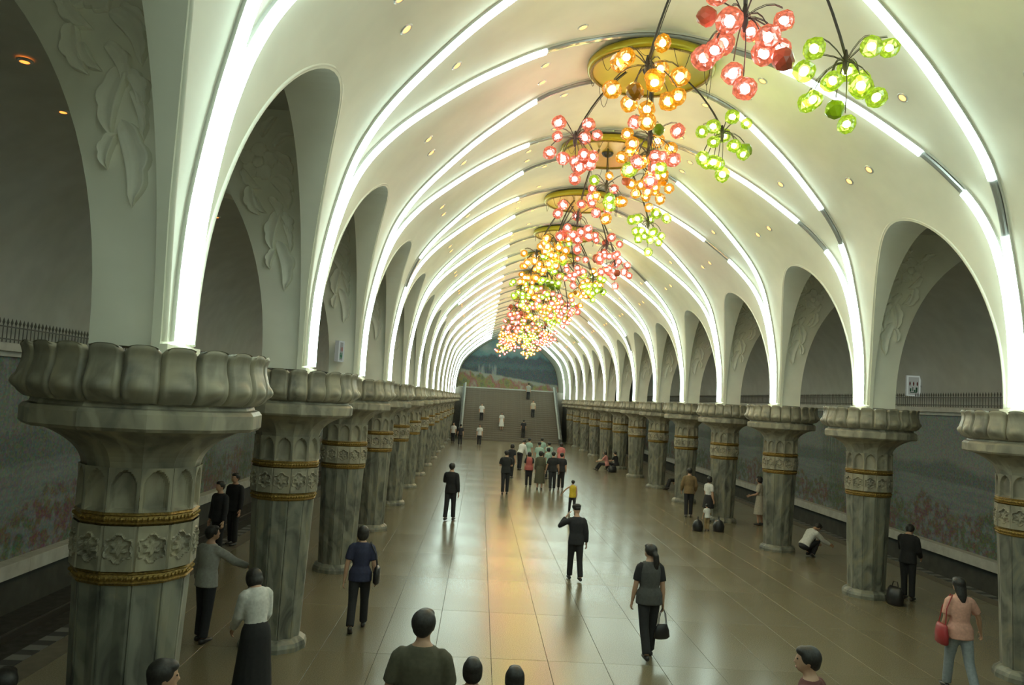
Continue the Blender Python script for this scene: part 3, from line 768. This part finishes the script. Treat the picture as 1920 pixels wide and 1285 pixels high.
def chandelier(j):
    y = YK(j) + HB; rt = empty('chandelier', (0, y, ZD))
    bun = BUN.get(j)
    if bun is None:
        rnd = random.Random(100 + j); cs = ['pink', 'orange', 'green', 'mix']; rnd.shuffle(cs); a0 = rnd.uniform(0, 360)
        bun = [(a0 + 72 * i + rnd.uniform(-15, 15), rnd.uniform(7.6, 8.6), (cs + ['mix'])[i]) for i in range(5)]
    wh = 'nearest in the row' if j == 0 else 'last before the far stairs' if j == K1 - 1 else '%s from the near end' % ORD[j]
    tag(rt, 'chandelier of coloured globe bunches under a gold disc, %s' % wh, 'chandelier', 'globe chandeliers along the vault')
    link('ceiling_disc', DM[0], rt); link('rim_ring', DM[1], rt); link('hub', DM[2], rt)
    b = MB(); rnd = random.Random(j)
    for i in range(9):
        t = 2 * PI * i / 9 + rnd.uniform(-.2, .2); p = Vector((1.1 * math.cos(t), 1.1 * math.sin(t), -.05)); q = Vector((1.1 * math.cos(t + .3), 1.1 * math.sin(t + .3), -.05))
        L = rnd.uniform(.15, .45); b.tube([p.lerp(q, s_) - Vector((0, 0, L * math.sin(PI * s_))) for s_ in [i_ / 8 for i_ in range(9)]], .005, 4)
    b.obj('wire_loop', M['iron'], rt)
    for i, (a, z, c) in enumerate(bun): bouquet(rt, a, z, c, j * 10 + i)
for j in range(0, K1): chandelier(j)

# ================================================================== PEOPLE
JOBS = []
def remesh_later(name, mb, vox, mat, parent=None, smooth_it=3, extra=None):
    o = mb.obj(name, mat, parent); m = o.modifiers.new('r', 'REMESH'); m.mode = 'VOXEL'; m.voxel_size = vox
    k = o.modifiers.new('s', 'SMOOTH'); k.iterations = smooth_it; k.factor = .5
    JOBS.append((o, mat, extra)); return o
SKIN = simple('skin', (.50, .30, .20), .5); HAIR = simple('black_hair', (.022, .019, .017), .5, noise=.4, nscale=60)
SHOE = simple('dark_shoe', (.03, .027, .025), .4); EYE = simple('dark_eye', (.02, .015, .012), .2); LIP = simple('lip', (.36, .15, .12), .5)
CL = {}
def cloth(c):
    if c not in CL: CL[c] = simple('cloth_%d' % len(CL), c, .85, noise=.12, nscale=30)
    return CL[c]
DARK = (.022, .022, .026); BLACK = (.018, .018, .020); NAVY = (.030, .034, .075); WHITE = (.62, .62, .60); GREY = (.32, .32, .29)
OLIVE = (.085, .078, .050); BROWN = (.20, .135, .065); PINK = (.62, .34, .27); JEAN = (.24, .27, .29); YEL = (.62, .44, .035); MINT = (.33, .47, .40); RED = (.42, .11, .10); CREAM = (.45, .41, .33); VEST = (.07, .07, .068)
def person(label, x, y, z, face, h, top, bottom, hair='short', fem=False, sleeve='short', legs=((4, 6), (-3, 4)), arms=((3, 7, 10), (-2, 7, 12)), lean=2, head=(0, 0), skirt=0, vox=.02, group=None, vest=None, sit=False):
    k = h / 1.70; rd = math.radians
    P = Vector((0, 0, 0)); L = rd(lean); sp = Vector((0, math.sin(L), math.cos(L))); fw = Vector((0, math.cos(L), -math.sin(L)))
    sw = (.155 if fem else .170) * k; hip = .088 * k
    def T(t, f=0, xx=0): return P + sp * (t * k) + fw * (f * k) + Vector((xx, 0, 0))
    leg = []
    for i, (hp, kn) in enumerate(legs):
        sx = -1 if i == 0 else 1; a = rd(hp); b = rd(hp - kn)
        H = Vector((sx * hip, 0, -.03 * k)); spread = .0 if not sit else sx * .06 * k
        K = H + Vector((spread, math.sin(a), -math.cos(a))) * (.42 * k) if False else H + Vector((spread, .42 * k * math.sin(a), -.42 * k * math.cos(a)))
        A = K + Vector((0, .40 * k * math.sin(b), -.40 * k * math.cos(b))); leg.append((H, K, A, b))
    low = min(l[2].z for l in leg) - .075 * k
    if sit: low = min(low, -.13 * k)
    off = Vector((0, 0, -low))
    arm = []
    for i, q in enumerate(arms):
        sx = -1 if i == 0 else 1; pit, ab, el = q[:3]; inn = q[3] if len(q) > 3 else 0
        S_ = T(.435, -.005, sx * sw); a = rd(pit + lean * .5); b_ = rd(ab); e = rd(pit + lean * .5 + el)
        E_ = S_ + Vector((sx * math.sin(b_), math.sin(a) * math.cos(b_), -math.cos(a) * math.cos(b_))) * (.285 * k)
        c = rd(ab * .6 - inn); F = Vector((sx * math.sin(c), math.sin(e) * math.cos(c), -math.cos(e) * math.cos(c)))
        W_ = E_ + F * (.245 * k); arm.append((S_, E_, W_, F, sx))
    hd = T(.655) + Vector((0, .02 * k + .10 * k * math.sin(rd(head[0])), -.03 * k * (1 - math.cos(rd(head[0]))) - (.05 * k if head[0] > 20 else 0)))
    HR = Matrix.Rotation(rd(head[1]), 3, 'Z') @ Matrix.Rotation(-rd(head[0] + lean * .5), 3, 'X')
    def hp(v): return hd + HR @ (Vector(v) * k)
    def mv(b):
        b.v = [(p[0] + off.x, p[1] + off.y, p[2] + off.z) for p in b.v]; return b
    if fem: tor = [(-.10, .09, .085), (-.04, .160, .108), (.03, .160, .105), (.13, .120, .088), (.25, .138, .100), (.35, .142, .105), (.43, .140, .085), (.49, .085, .066), (.53, .05, .05)]
    else: tor = [(-.10, .09, .085), (-.04, .155, .108), (.04, .150, .105), (.14, .142, .098), (.27, .160, .108), (.37, .172, .108), (.43, .160, .088), (.485, .10, .072), (.53, .056, .055)]
    b = MB()
    b.tube([T(t) for t, _, _ in tor], [(ru * k, rv * k) for _, ru, rv in tor], 14)
    b.tube([T(.48), T(.54, .012), hp((0, -.012, -.05))], [.06 * k, .054 * k, .052 * k], 10)
    b.ell(hd, (.077 * k, .092 * k, .108 * k), 16, 12, HR)
    b.ell(hp((0, .055, -.055)), (.050 * k, .045 * k, .05 * k), 10, 8, HR)
    b.tube([hp((0, .088, .015)), hp((0, .104, -.022)), hp((0, .086, -.034))], [.010 * k, .017 * k, .012 * k], 8)
    for sx in (-1, 1): b.ell(hp((sx * .078, -.005, -.012)), (.012 * k, .022 * k, .033 * k), 8, 6, HR)
    for S_, E_, W_, F, sx in arm:
        b.tube([S_ - Vector((sx * .07 * k, 0, -.012 * k)), S_ - Vector((sx * .03 * k, 0, -.006 * k)), S_ + Vector((0, 0, -.02 * k)), S_.lerp(E_, .5), E_, E_.lerp(W_, .4), W_], [.025 * k, .045 * k, .050 * k, .045 * k, .041 * k, .040 * k, .027 * k], 10)
        sd = Vector((1, 0, 0)) - F * F.x; sd.normalize(); sd2 = F.cross(sd)
        b.tube([W_ - F * .01 * k, W_ + F * .04 * k, W_ + F * .092 * k], [(.026 * k, .024 * k), (.018 * k, .039 * k), (.015 * k, .040 * k)], 10, ref=sd)
    for H, K, A, an in leg:
        b.tube([H + Vector((0, 0, .06 * k)), H, H.lerp(K, .5), K, K.lerp(A, .3), K.lerp(A, .75), A], [.08 * k, .088 * k, .075 * k, .056 * k, .057 * k, .042 * k, .037 * k], 12)
    mv(b)
    ex = MB()                                            # five separate fingers on each hand
    for S_, E_, W_, F, sx in arm:
        sd = Vector((1, 0, 0)) - F * F.x; sd.normalize(); wd = F.cross(sd) * (-1 if F.cross(sd).y < 0 else 1); curl = Vector((-sx, 0, 0)) + Vector((0, 0, 0))
        for n_, (o_, ln) in enumerate(((.030, .072), (.010, .082), (-.010, .076), (-.029, .060))):
            r0 = W_ + F * .078 * k + wd * (o_ * k)
            ex.tube([r0, r0 + F * (.4 * ln + .012) * k, r0 + F * (.72 * ln + .012) * k + curl * .012 * k, r0 + F * (.9 * ln + .012) * k + curl * .032 * k], [.0095 * k, .009 * k, .008 * k, .006 * k], 6)
        r0 = W_ + F * .022 * k + wd * .026 * k
        ex.tube([r0, r0 + F * .03 * k + wd * .022 * k + curl * .008 * k, r0 + F * .06 * k + wd * .028 * k + curl * .018 * k], [.012 * k, .010 * k, .007 * k], 6)
    mv(ex)
    body = remesh_later('person', b, vox, SKIN, None, 2, ex)
    body.location = (x, y, z); body.rotation_euler = (0, 0, rd(face))
    tag(body, label, 'person', group)
    if vox < .018:
        for sx in (-1, 1):
            e_ = MB(); e_.ell(hp((sx * .030, .083, .012)), (.013 * k, .008 * k, .007 * k), 8, 6, HR); mv(e_).obj('eye', EYE, body, True)
        m_ = MB(); m_.ell(hp((0, .095, -.062)), (.022 * k, .008 * k, .007 * k), 8, 6, HR); mv(m_).obj('mouth', LIP, body, True)
    # shirt
    ez = .014 * k; b = MB(); lo = (-.12 if lean < 20 else -.03) if not skirt else .0
    tt = [(lo, .182 if not skirt else .135, .13 if not skirt else .10)] + [(q[0], q[1] + (.016 if q[0] < .1 else .004), q[2] + (.016 if q[0] < .1 else .004)) for q in tor if q[0] > lo + .03 and q[0] < .5] + [(.505, .078, .066)]
    b.tube([T(t) for t, _, _ in tt], [(ru * k + ez, rv * k + ez) for _, ru, rv in tt], 16)
    for S_, E_, W_, F, sx in arm:
        if sleeve == 'none': continue
        if sleeve == 'short': b.tube([S_ - Vector((sx * .08 * k, 0, -.014 * k)), S_ - Vector((sx * .03 * k, 0, -.006 * k)), S_ + Vector((0, 0, -.02 * k)), S_.lerp(E_, .45), S_.lerp(E_, .78)], [.026 * k, .046 * k + ez, .052 * k + ez, .054 * k + ez, .054 * k + ez], 12)
        else: b.tube([S_ - Vector((sx * .08 * k, 0, -.014 * k)), S_ - Vector((sx * .03 * k, 0, -.006 * k)), S_ + Vector((0, 0, -.02 * k)), S_.lerp(E_, .5), E_, E_.lerp(W_, .5), E_.lerp(W_, .95)], [.026 * k, .046 * k + ez, .052 * k + ez, .053 * k + ez, .050 * k + ez, .044 * k + ez, .036 * k + ez], 12)
    remesh_later('shirt' if fem or sleeve == 'short' else 'jacket', mv(b), max(vox, .016), cloth(top), body, 3)
    if vest:
        b = MB(); b.tube([T(t) for t, _, _ in tt], [(ru * k + ez * 2, rv * k + ez * 2) for _, ru, rv in tt], 16); remesh_later('waistcoat', mv(b), max(vox, .016), cloth(vest), body, 3)
    # lower garment
    b = MB()
    if skirt:
        q = [(.10, .125, .095), (.02, .165, .115), (-.05, .175, .125), (-.05 - skirt * .5, .20, .16), (-.05 - skirt, .23, .19)]
        b.tube([T(t) if t > -.06 else Vector((0, .0, t * k)) for t, _, _ in q], [(ru * k + ez, rv * k + ez) for _, ru, rv in q], 16)
        remesh_later('skirt', mv(b), max(vox, .016), cloth(bottom), body, 2)
    else:
        q = [(.06, .150, .105), (.0, .160, .112), (-.06, .155, .110), (-.12, .10, .09)]
        b.tube([T(t) for t, _, _ in q], [(ru * k + ez * .7, rv * k + ez * .7) for _, ru, rv in q], 14)
        for H, K, A, an in leg:
            b.tube([H + Vector((0, 0, .04 * k)), H, H.lerp(K, .5), K, K.lerp(A, .5), K.lerp(A, .97)], [.09 * k, .096 * k, .086 * k, .072 * k, .068 * k, .066 * k], 12)
        remesh_later('trousers', mv(b), max(vox, .016), cloth(bottom), body, 3)
    for H, K, A, an in leg:                              # shoes
        f = Vector((0, 1, 0)) if an > -.5 else Vector((0, .75, -.66)); up = Vector((0, 0, 1))
        b = MB(); c = A - up * (.035 * k)
        b.tube([c - f * .065 * k, c - f * .04 * k, c + f * .03 * k, c + f * .11 * k, c + f * .165 * k], [(.02 * k, .025 * k), (.036 * k, .040 * k), (.040 * k, .040 * k), (.044 * k, .028 * k), (.028 * k, .018 * k)], 10)
        b.v = [(p[0], p[1], max(p[2], (-off).z + .0)) for p in b.v]
        mv(b).obj('shoe', SHOE, body, True)
    # hair
    b = MB()
    if hair == 'cap':
        b.ell(hp((0, -.01, .03)), (.090 * k, .105 * k, .085 * k), 14, 8, HR); remesh_later('hair', mv(b), max(vox * .7, .011), HAIR, body, 1)
        b = MB(); b.ell(hp((0, -.002, .075)), (.105 * k, .118 * k, .06 * k), 16, 8, HR); b.ell(hp((0, .075, .05)), (.085 * k, .085 * k, .012 * k), 14, 6, HR); mv(b).obj('hat', cloth((.035, .033, .03)), body, True)
    else:
        b.ell(hp((0, -.022, .016)), (.096 * k, .098 * k, .097 * k), 14, 10, HR); b.ell(hp((0, .03, .068)), (.07 * k, .06 * k, .042 * k), 12, 8, HR)
        if hair == 'short': b.ell(hp((0, -.05, -.02)), (.078 * k, .058 * k, .075 * k), 12, 8, HR)
        if hair == 'bob':
            b.ell(hp((0, -.04, -.04)), (.098 * k, .075 * k, .095 * k), 12, 8, HR)
            for sx in (-1, 1): b.ell(hp((sx * .072, .0, -.02)), (.028 * k, .06 * k, .085 * k), 8, 8, HR)
        if hair == 'pony':
            b.ell(hp((0, -.06, -.01)), (.07 * k, .05 * k, .07 * k), 12, 8, HR)
            b.tube([hp((0, -.09, .0)), hp((0, -.135, -.05)), hp((.01, -.14, -.15)), hp((.015, -.125, -.24)), hp((.015, -.11, -.29))], [.035 * k, .045 * k, .048 * k, .036 * k, .012 * k], 10)
        if hair == 'long':
            b.ell(hp((0, -.05, -.06)), (.09 * k, .06 * k, .12 * k), 12, 8, HR)
            b.tube([hp((0, -.06, -.05)), hp((0, -.085, -.16)), hp((0, -.10, -.26))], [(.085 * k, .05 * k), (.075 * k, .035 * k), (.03 * k, .02 * k)], 10)
        remesh_later('hair', mv(b), max(vox * .7, .011), HAIR, body, 1)
    info = {'body': body, 'hands': [Vector(W_) + F * .08 * k + off for _, _, W_, F, _ in arm], 'shoulders': [Vector(S_) + off for S_, *_ in arm]}
    Mx = Matrix.Translation((x, y, z)) @ Matrix.Rotation(rd(face), 4, 'Z')
    info['hands'] = [Mx @ v for v in info['hands']]; info['shoulders'] = [Mx @ v for v in info['shoulders']]; info['M'] = Mx
    return info
walkA = ((16, 6), (-14, 16)); walkB = ((-13, 18), (15, 5)); stand = ((2, 3), (-1, 3))
# on and beside the near stairs
person('man in olive short-sleeved shirt seen from behind, walking down the near stairs', -3.10, 6.22, .30, -4, 1.73, OLIVE, DARK, vox=.013, legs=walkA, arms=((-4, 13, 14), (6, 11, 14)), head=(0, -10))
person('dark-haired person whose head alone shows at bottom centre, beside the olive-shirted man', -2.70, 6.55, .15, 0, 1.42, (.06, .055, .05), DARK, 'bob', vox=.014, legs=walkB)
person('second dark head at bottom centre, rightmost of the two', -2.36, 6.45, .15, 0, 1.385, (.10, .09, .08), DARK, 'bob', True, vox=.014)
person('dark-haired person with pale collar below the nearest left column', -4.93, 5.78, 0, -62, 1.72, WHITE, DARK, vox=.013, head=(8, 0), legs=walkA)
person('person with only a dark hair top showing at the bottom left corner', -5.95, 5.75, 0, 10, 1.60, DARK, DARK, vox=.02)
person('dark-haired person in dark red top looking left on the near stairs', -.06, 6.2, .30, 48, 1.57, (.13, .045, .04), DARK, vox=.013, head=(5, 25))
# near half of the platform
person('woman in white blouse and long black skirt beside the second left column', -5.16, 9.3, 0, 42, 1.60, WHITE, BLACK, 'bob', True, 'long', skirt=.62, vox=.013, lean=9, head=(22, 0), arms=((8, 5, 30, 10), (2, 6, 30, 10)))
person('man in grey shirt with one arm stretched out, left of the second left column', -6.48, 11.55, 0, -28, 1.63, GREY, DARK, 'short', False, 'long', vox=.014, arms=((2, 14, 12), (42, 36, 22)), head=(0, -25))
nv = person('woman in navy T-shirt walking away with a black shoulder bag', -4.45, 12.45, 0, 4, 1.60, NAVY, BLACK, 'bob', True, vox=.013, legs=walkB, arms=((-10, 12, 8), (-6, 12, 20)))
hat = person('person in dark jacket and hat walking away, one hand raised to the face', -.61, 16.57, 0, 8, 1.55, DARK, BLACK, 'cap', False, 'long', vox=.014, legs=((10, 5), (-8, 12)), arms=((38, 42, 128, 62), (-4, 12, 16)), head=(14, 8))
vs = person('woman with ponytail in grey waistcoat carrying a handbag on the right', -.12, 11.74, 0, 6, 1.66, BLACK, BLACK, 'pony', True, vox=.013, legs=((-12, 14), (10, 3)), arms=((2, 10, 10), (-4, 9, 8)), head=(0, 22), vest=VEST)
pk = person('woman in pink blouse and grey-blue trousers with a red shoulder bag', 4.0, 10.85, 0, -4, 1.58, PINK, JEAN, 'long', True, vox=.013, legs=walkA, arms=((2, 8, 20), (10, 30, 8)), head=(8, 0))
person('man in dark suit standing alone with a hand at his chin, legs apart', -3.47, 23.6, 0, -18, 1.70, BLACK, DARK, 'short', False, 'long', vox=.015, legs=((-8, 4), (6, 2)), arms=((30, 16, 110, 25), (-3, 9, 12)), lean=-2)
person('boy in yellow top with one arm held out, in front of the hat wearer', .48, 26.4, 0, 10, 1.12, YEL, DARK, 'short', False, 'none', vox=.014, legs=walkA, arms=((12, 48, 8), (-4, 8, 10)))
person('dark-clothed man leaning beside the third right column', 6.22, 16.2, 0, -50, 1.60, BLACK, BLACK, 'short', False, 'long', vox=.014, legs=((6, 4), (3, 3)), arms=((20, 6, 95, 20), (10, 5, 40, 10)), head=(25, 0), lean=3)
person('squatting person in white shirt between the third and fourth right columns', 5.9, 20.6, 0, -72, 1.62, WHITE, DARK, 'short', False, 'long', vox=.014, legs=((112, 140), (108, 138)), arms=((18, 8, 25), (25, 8, 20)), lean=36, head=(34, 0))
person('woman in pale dress in the right aisle behind the fourth column', 6.6, 25.9, 0, 60, 1.60, CREAM, CREAM, 'bob', True, 'short', skirt=.5, vox=.018, arms=((10, 6, 60, 15), (0, 6, 10)))
person('man in tan shirt standing with back turned near the fifth right column', 4.53, 26.96, 0, -6, 1.68, BROWN, DARK, 'short', False, 'long', vox=.017, legs=((-4, 2), (6, 2)), arms=((4, 14, 30, 10), (4, 14, 30, 10)))
person('person in white shirt and dark skirt against the fifth right column', 4.92, 26.0, 0, -60, 1.50, WHITE, BLACK, 'bob', True, 'short', skirt=.35, vox=.017)
person('small child in white top and tan shorts among dark bags', 4.35, 24.1, 0, 10, .82, WHITE, (.30, .21, .10), 'short', vox=.014, legs=((12, 20), (6, 14)), lean=12)
person('dark-clothed person in the left aisle, nearer of two by the track', -8.05, 16.9, 0, 150, 1.62, DARK, BLACK, vox=.018, sleeve='long')
person('dark-clothed person in the left aisle, farther of two by the track', -8.2, 18.4, 0, 160, 1.64, BLACK, BLACK, vox=.018, sleeve='long')
# the group in the middle distance
G = 'group crowding in the middle of the platform'
person('man in black standing left of the crowd with arms folded', -1.62, 30.71, 0, 2, 1.70, BLACK, DARK, vox=.018, sleeve='short', legs=((-5, 2), (5, 2)), arms=((10, 12, 90, 35), (10, 12, 90, 35)))
person('person in black behind the man with folded arms', -1.15, 37.0, 0, -30, 1.60, DARK, BLACK, 'bob', True, vox=.022)
person('person in white shirt bending over at the left of the crowd', -.52, 41.5, 0, -40, 1.66, WHITE, DARK, vox=.02, lean=26, head=(20, 0), sleeve='long')
person('person in red waistcoat at the left front of the crowd', -.54, 33.57, 0, 5, 1.50, BLACK, DARK, 'bob', True, vox=.02, vest=RED)
person('person in dark olive coat at the front of the crowd', -.11, 33.0, 0, 0, 1.60, OLIVE, OLIVE, 'bob', True, 'long', skirt=.6, vox=.02)
person('broad man in black at the right front of the crowd', .40, 32.8, 0, 4, 1.62, BLACK, DARK, vox=.018, legs=((-5, 2), (5, 2)), arms=((2, 16, 10), (2, 14, 10)))
person('man in black at the far right of the crowd, half behind another', .80, 33.3, 0, -6, 1.55, DARK, BLACK, vox=.02)
for i, (px, py, hh) in enumerate(((.08, 43.8, 1.60), (.35, 40.0, 1.58), (.85, 44.6, 1.62), (1.0, 41.5, 1.55), (.62, 37.5, 1.50))):
    person('person in pale green shirt in the crowd, ' + ('leftmost at the back', 'second from left', 'farthest at the back', 'rightmost', 'nearest')[i], px, py, 0, 20 * i - 40, hh, MINT, DARK, ('short', 'cap', 'short', 'short', 'bob')[i], False, vox=.022)
person('woman in pink shirt walking at the right edge of the crowd', 1.6, 41.3, 0, 0, 1.58, (.62, .19, .19), BLACK, 'bob', True, vox=.02, legs=((-20, 20), (16, 4)))
person('seated person in pink by the eighth right column', 4.35, 43.3, 0, 60, 1.55, (.48, .20, .18), BLACK, 'bob', True, vox=.022, sit=True, legs=((95, 60), (85, 50)), lean=10, arms=((30, 10, 40), (30, 10, 40)))
person('seated person in black by the eighth right column', 4.95, 43.6, 0, 50, 1.55, BLACK, BLACK, vox=.022, sit=True, legs=((95, 60), (85, 50)), lean=12, arms=((30, 10, 40), (30, 10, 40)))
person('seated person in dark red in the right aisle behind the sixth column', 6.3, 35.4, 0, 90, 1.55, (.14, .035, .035), BLACK, 'bob', True, vox=.022, sit=True, legs=((95, 80), (85, 70)), lean=8)
# far end
person('person in white shirt at the foot of the far stairs, left of centre', -2.66, 60.6, 0, 175, 1.64, WHITE, DARK, vox=.022)
person('person in dark clothes near the last left columns', -4.08, 59.3, 0, 10, 1.62, DARK, DARK, vox=.022)
person('person in white beside the last left column', -4.72, 62.7, 0, 170, 1.60, WHITE, DARK, vox=.025)
for lab, px, zz, col_, bot, sk, fem in (('person in white top, lowest on the left of the far stairs', -2.57, 1.57, WHITE, DARK, 0, False), ('woman in white dress on the far stairs', -.78, .95, WHITE, WHITE, .5, True),
        ('person in dark clothes low on the right of the far stairs', 1.12, .35, DARK, BLACK, 0, False), ('person in white shirt halfway up the right of the far stairs', 2.06, 2.18, CREAM, DARK, 0, False), ('person in grey shirt near the top of the far stairs', 1.72, 3.65, GREY, DARK, 0, False)):
    i = max(0, round(zz / .175) - 1); person(lab, px, 68.2 + .3 * i + .14, .175 * (i + 1), 175 if 'white' in lab else 0, 1.62, col_, bot, 'bob' if fem else 'short', fem, skirt=sk, vox=.024, legs=((2, 2), (1, 2)))

def finish():
    dg = bpy.context.evaluated_depsgraph_get(); out = []
    for o, mat, ex in JOBS: out.append(bpy.data.meshes.new_from_object(o.evaluated_get(dg)))
    for (o, mat, ex), me in zip(JOBS, out):
        old = o.data; o.modifiers.clear()
        if ex:
            nv = len(me.vertices); vs = np.empty(nv * 3, dtype=np.float32); me.vertices.foreach_get('co', vs)
            fs = [tuple(p.vertices) for p in me.polygons]; n2 = bpy.data.meshes.new('person')
            n2.from_pydata(vs.reshape(-1, 3).tolist() + ex.v, [], fs + [tuple(i + nv for i in f) for f in ex.f]); n2.update(); bpy.data.meshes.remove(me); me = n2
        me.materials.clear(); me.materials.append(mat); me.polygons.foreach_set('use_smooth', [True] * len(me.polygons))
        o.data = me; bpy.data.meshes.remove(old)
finish()

# ================================================================== BAGS
def shoulder_bag(name, label, info, side, mat, w_, h_, d_, drop, fwd=-.02):
    sh = info['shoulders'][side]; Mx = info['M'].to_3x3(); sx = -1 if side == 0 else 1
    out = Mx @ Vector((sx, 0, 0)); f = Mx @ Vector((0, 1, 0)); c = sh + out * .105 + f * fwd - Vector((0, 0, drop))
    t = empty(name, c - Vector((0, 0, h_ / 2))); t.rotation_euler = info['body'].rotation_euler; tag(t, label, 'bag')
    b = MB(); b.tube([(0, 0, 0), (0, 0, .02), (0, 0, h_ * .5), (0, 0, h_ * .9), (0, 0, h_)], [(d_ * .35, w_ * .40), (d_ * .5, w_ * .5), (d_ * .5, w_ * .5), (d_ * .4, w_ * .42), (d_ * .2, w_ * .38)], 14)
    b.obj('bag_body', mat, t, True)
    top = sh - (c - Vector((0, 0, h_ / 2))); top = Mx.inverted() @ top + Vector((sx * -.02, 0, .075))
    for s_ in (-1, 1):
        b = MB(); b.tube([(0, s_ * w_ * .30, h_ * .92), (top.x * .5 + sx * .03, s_ * w_ * .2, h_ + (top.z - h_) * .55), (top.x, s_ * .025, top.z), ], [.008, .008, .008], 6); b.obj('strap', mat, t)
    return t
BAGB = simple('black_leather', (.02, .019, .02), .35); BAGR = simple('red_leather', (.32, .03, .035), .45)
shoulder_bag('shoulder_bag', 'black shoulder bag with a chain strap under the arm of the navy-shirted woman', nv, 1, BAGB, .30, .26, .11, .42)
shoulder_bag('shoulder_bag', 'red shoulder bag hanging from the pink-bloused woman', pk, 0, BAGR, .30, .27, .12, .46)
h = vs['hands'][1]; t = empty('handbag', h - Vector((0, 0, .46))); t.rotation_euler = (0, 0, .3); tag(t, 'black handbag hanging from the ponytailed woman by two long handles', 'bag')
b = MB(); b.tube([(0, 0, 0), (0, 0, .03), (0, 0, .12), (0, 0, .2), (0, 0, .215)], [(.10, .04), (.135, .055), (.12, .05), (.085, .03), (.06, .012)], 14); b.obj('bag_body', BAGB, t, True)
for s_ in (-1, 1):
    b = MB(); b.tube([(-.07, s_ * .015, .2), (-.045, s_ * .015, .36), (0, s_ * .01, .455), (.045, s_ * .015, .36), (.07, s_ * .015, .2)], .006, 6); b.obj('handle', BAGB, t)
def sack(label, p, sx, sy, sz, mat, rz=0):
    t = empty('travel_bag', p, rz); tag(t, label, 'bag')
    b = MB(); b.tube([(0, 0, 0), (0, 0, .02), (0, 0, sz * .45), (0, 0, sz * .85), (0, 0, sz)], [(sx * .85, sy * .8), (sx, sy), (sx * 1.02, sy * 1.05), (sx * .88, sy * .7), (sx * .7, sy * .15)], 16)
    b.v = [(max(-sx * .9, min(sx * .9, p_[0])), p_[1], p_[2]) for p_ in b.v]
    b.v = [(p_[0], p_[1], max(0, p_[2])) for p_ in b.v]; b.obj('bag_body', mat, t, True)
    b = MB(); b.tube([(-sx * .4, 0, sz), (-sx * .25, 0, sz * 1.25), (sx * .25, 0, sz * 1.25), (sx * .4, 0, sz)], .012, 6); b.obj('handle', mat, t)
sack('dark travel bag on the floor left of the small child', (4.05, 24.05, 0), .20, .16, .34, BAGB, 1.2)
sack('dark travel bag on the floor right of the small child', (4.72, 24.15, 0), .20, .17, .36, BAGB, 1.4)
sack('dark bundle on the floor between the third right column and the leaning man', (5.74, 15.78, 0), .19, .12, .36, BAGB, 1.9)
sack('dark bag beside the seated pair at the eighth right column', (4.65, 43.2, 0), .25, .2, .35, BAGB, .2)

# ================================================================== SIGNS
def sign(label, p, rz, w_, h_, arm):
    t = empty('signal_display', p, rz); tag(t, label, 'sign')
    WH = emit('lit_frame', (.62, .70, .60), .42); RD = simple('red_mark', (.32, .05, .04), .5); GR = simple('green_mark', (.03, .20, .11), .5)
    b = MB(); b.box(-w_ / 2, w_ / 2, 0, .08, -h_ / 2, h_ / 2); b.obj('sign_case', emit('lit_panel', (.55, .60, .50), .28), t)
    for x0, x1, z0, z1 in ((-w_ / 2, w_ / 2, h_ / 2 - .07 * h_, h_ / 2), (-w_ / 2, w_ / 2, -h_ / 2, -h_ / 2 + .06 * h_), (-w_ / 2, -w_ / 2 + .1 * w_, -h_ / 2, h_ / 2), (w_ / 2 - .1 * w_, w_ / 2, -h_ / 2, h_ / 2)):
        b = MB(); b.box(x0, x1, -.02, .002, z0, z1); b.obj('frame', WH, t)
    for i in range(3):
        b = MB(); x = (i - 1) * .27 * w_; b.tube([(x, -.004, .20 * h_), (x, -.004, .10 * h_), (x, -.004, .0)], [(.03 * w_, .004), (.055 * w_, .004), (.02 * w_, .004)], 8); b.obj('red_mark', RD, t)
    for i, (x, z, ww, hh) in enumerate(((-.22, -.2, .10, .16), (-.05, -.16, .05, .2), (.08, -.24, .10, .10), (.22, -.18, .12, .22), (0, -.32, .5, .04))):
        b = MB(); b.box((x - ww / 2) * w_, (x + ww / 2) * w_, -.006, .001, (z - hh / 2) * h_, (z + hh / 2) * h_); b.obj('green_mark', GR, t)
    b = MB(); b.box(-.02, .02, .08, arm, -.03, .03) if arm > 0 else b.box(w_ / 2, w_ / 2 - arm, .02, .06, -.03, .03); b.obj('bracket', M['iron'], t)
sign('white framed sign with three red marks above green characters by the right wall', (11.62, 25.8, 4.86), 0, .46, .68, -.30)
sign('narrow white sign with green lower part on the third left pier', (-5.63, 16.02, 4.42), 1.30, .22, .42, .10)
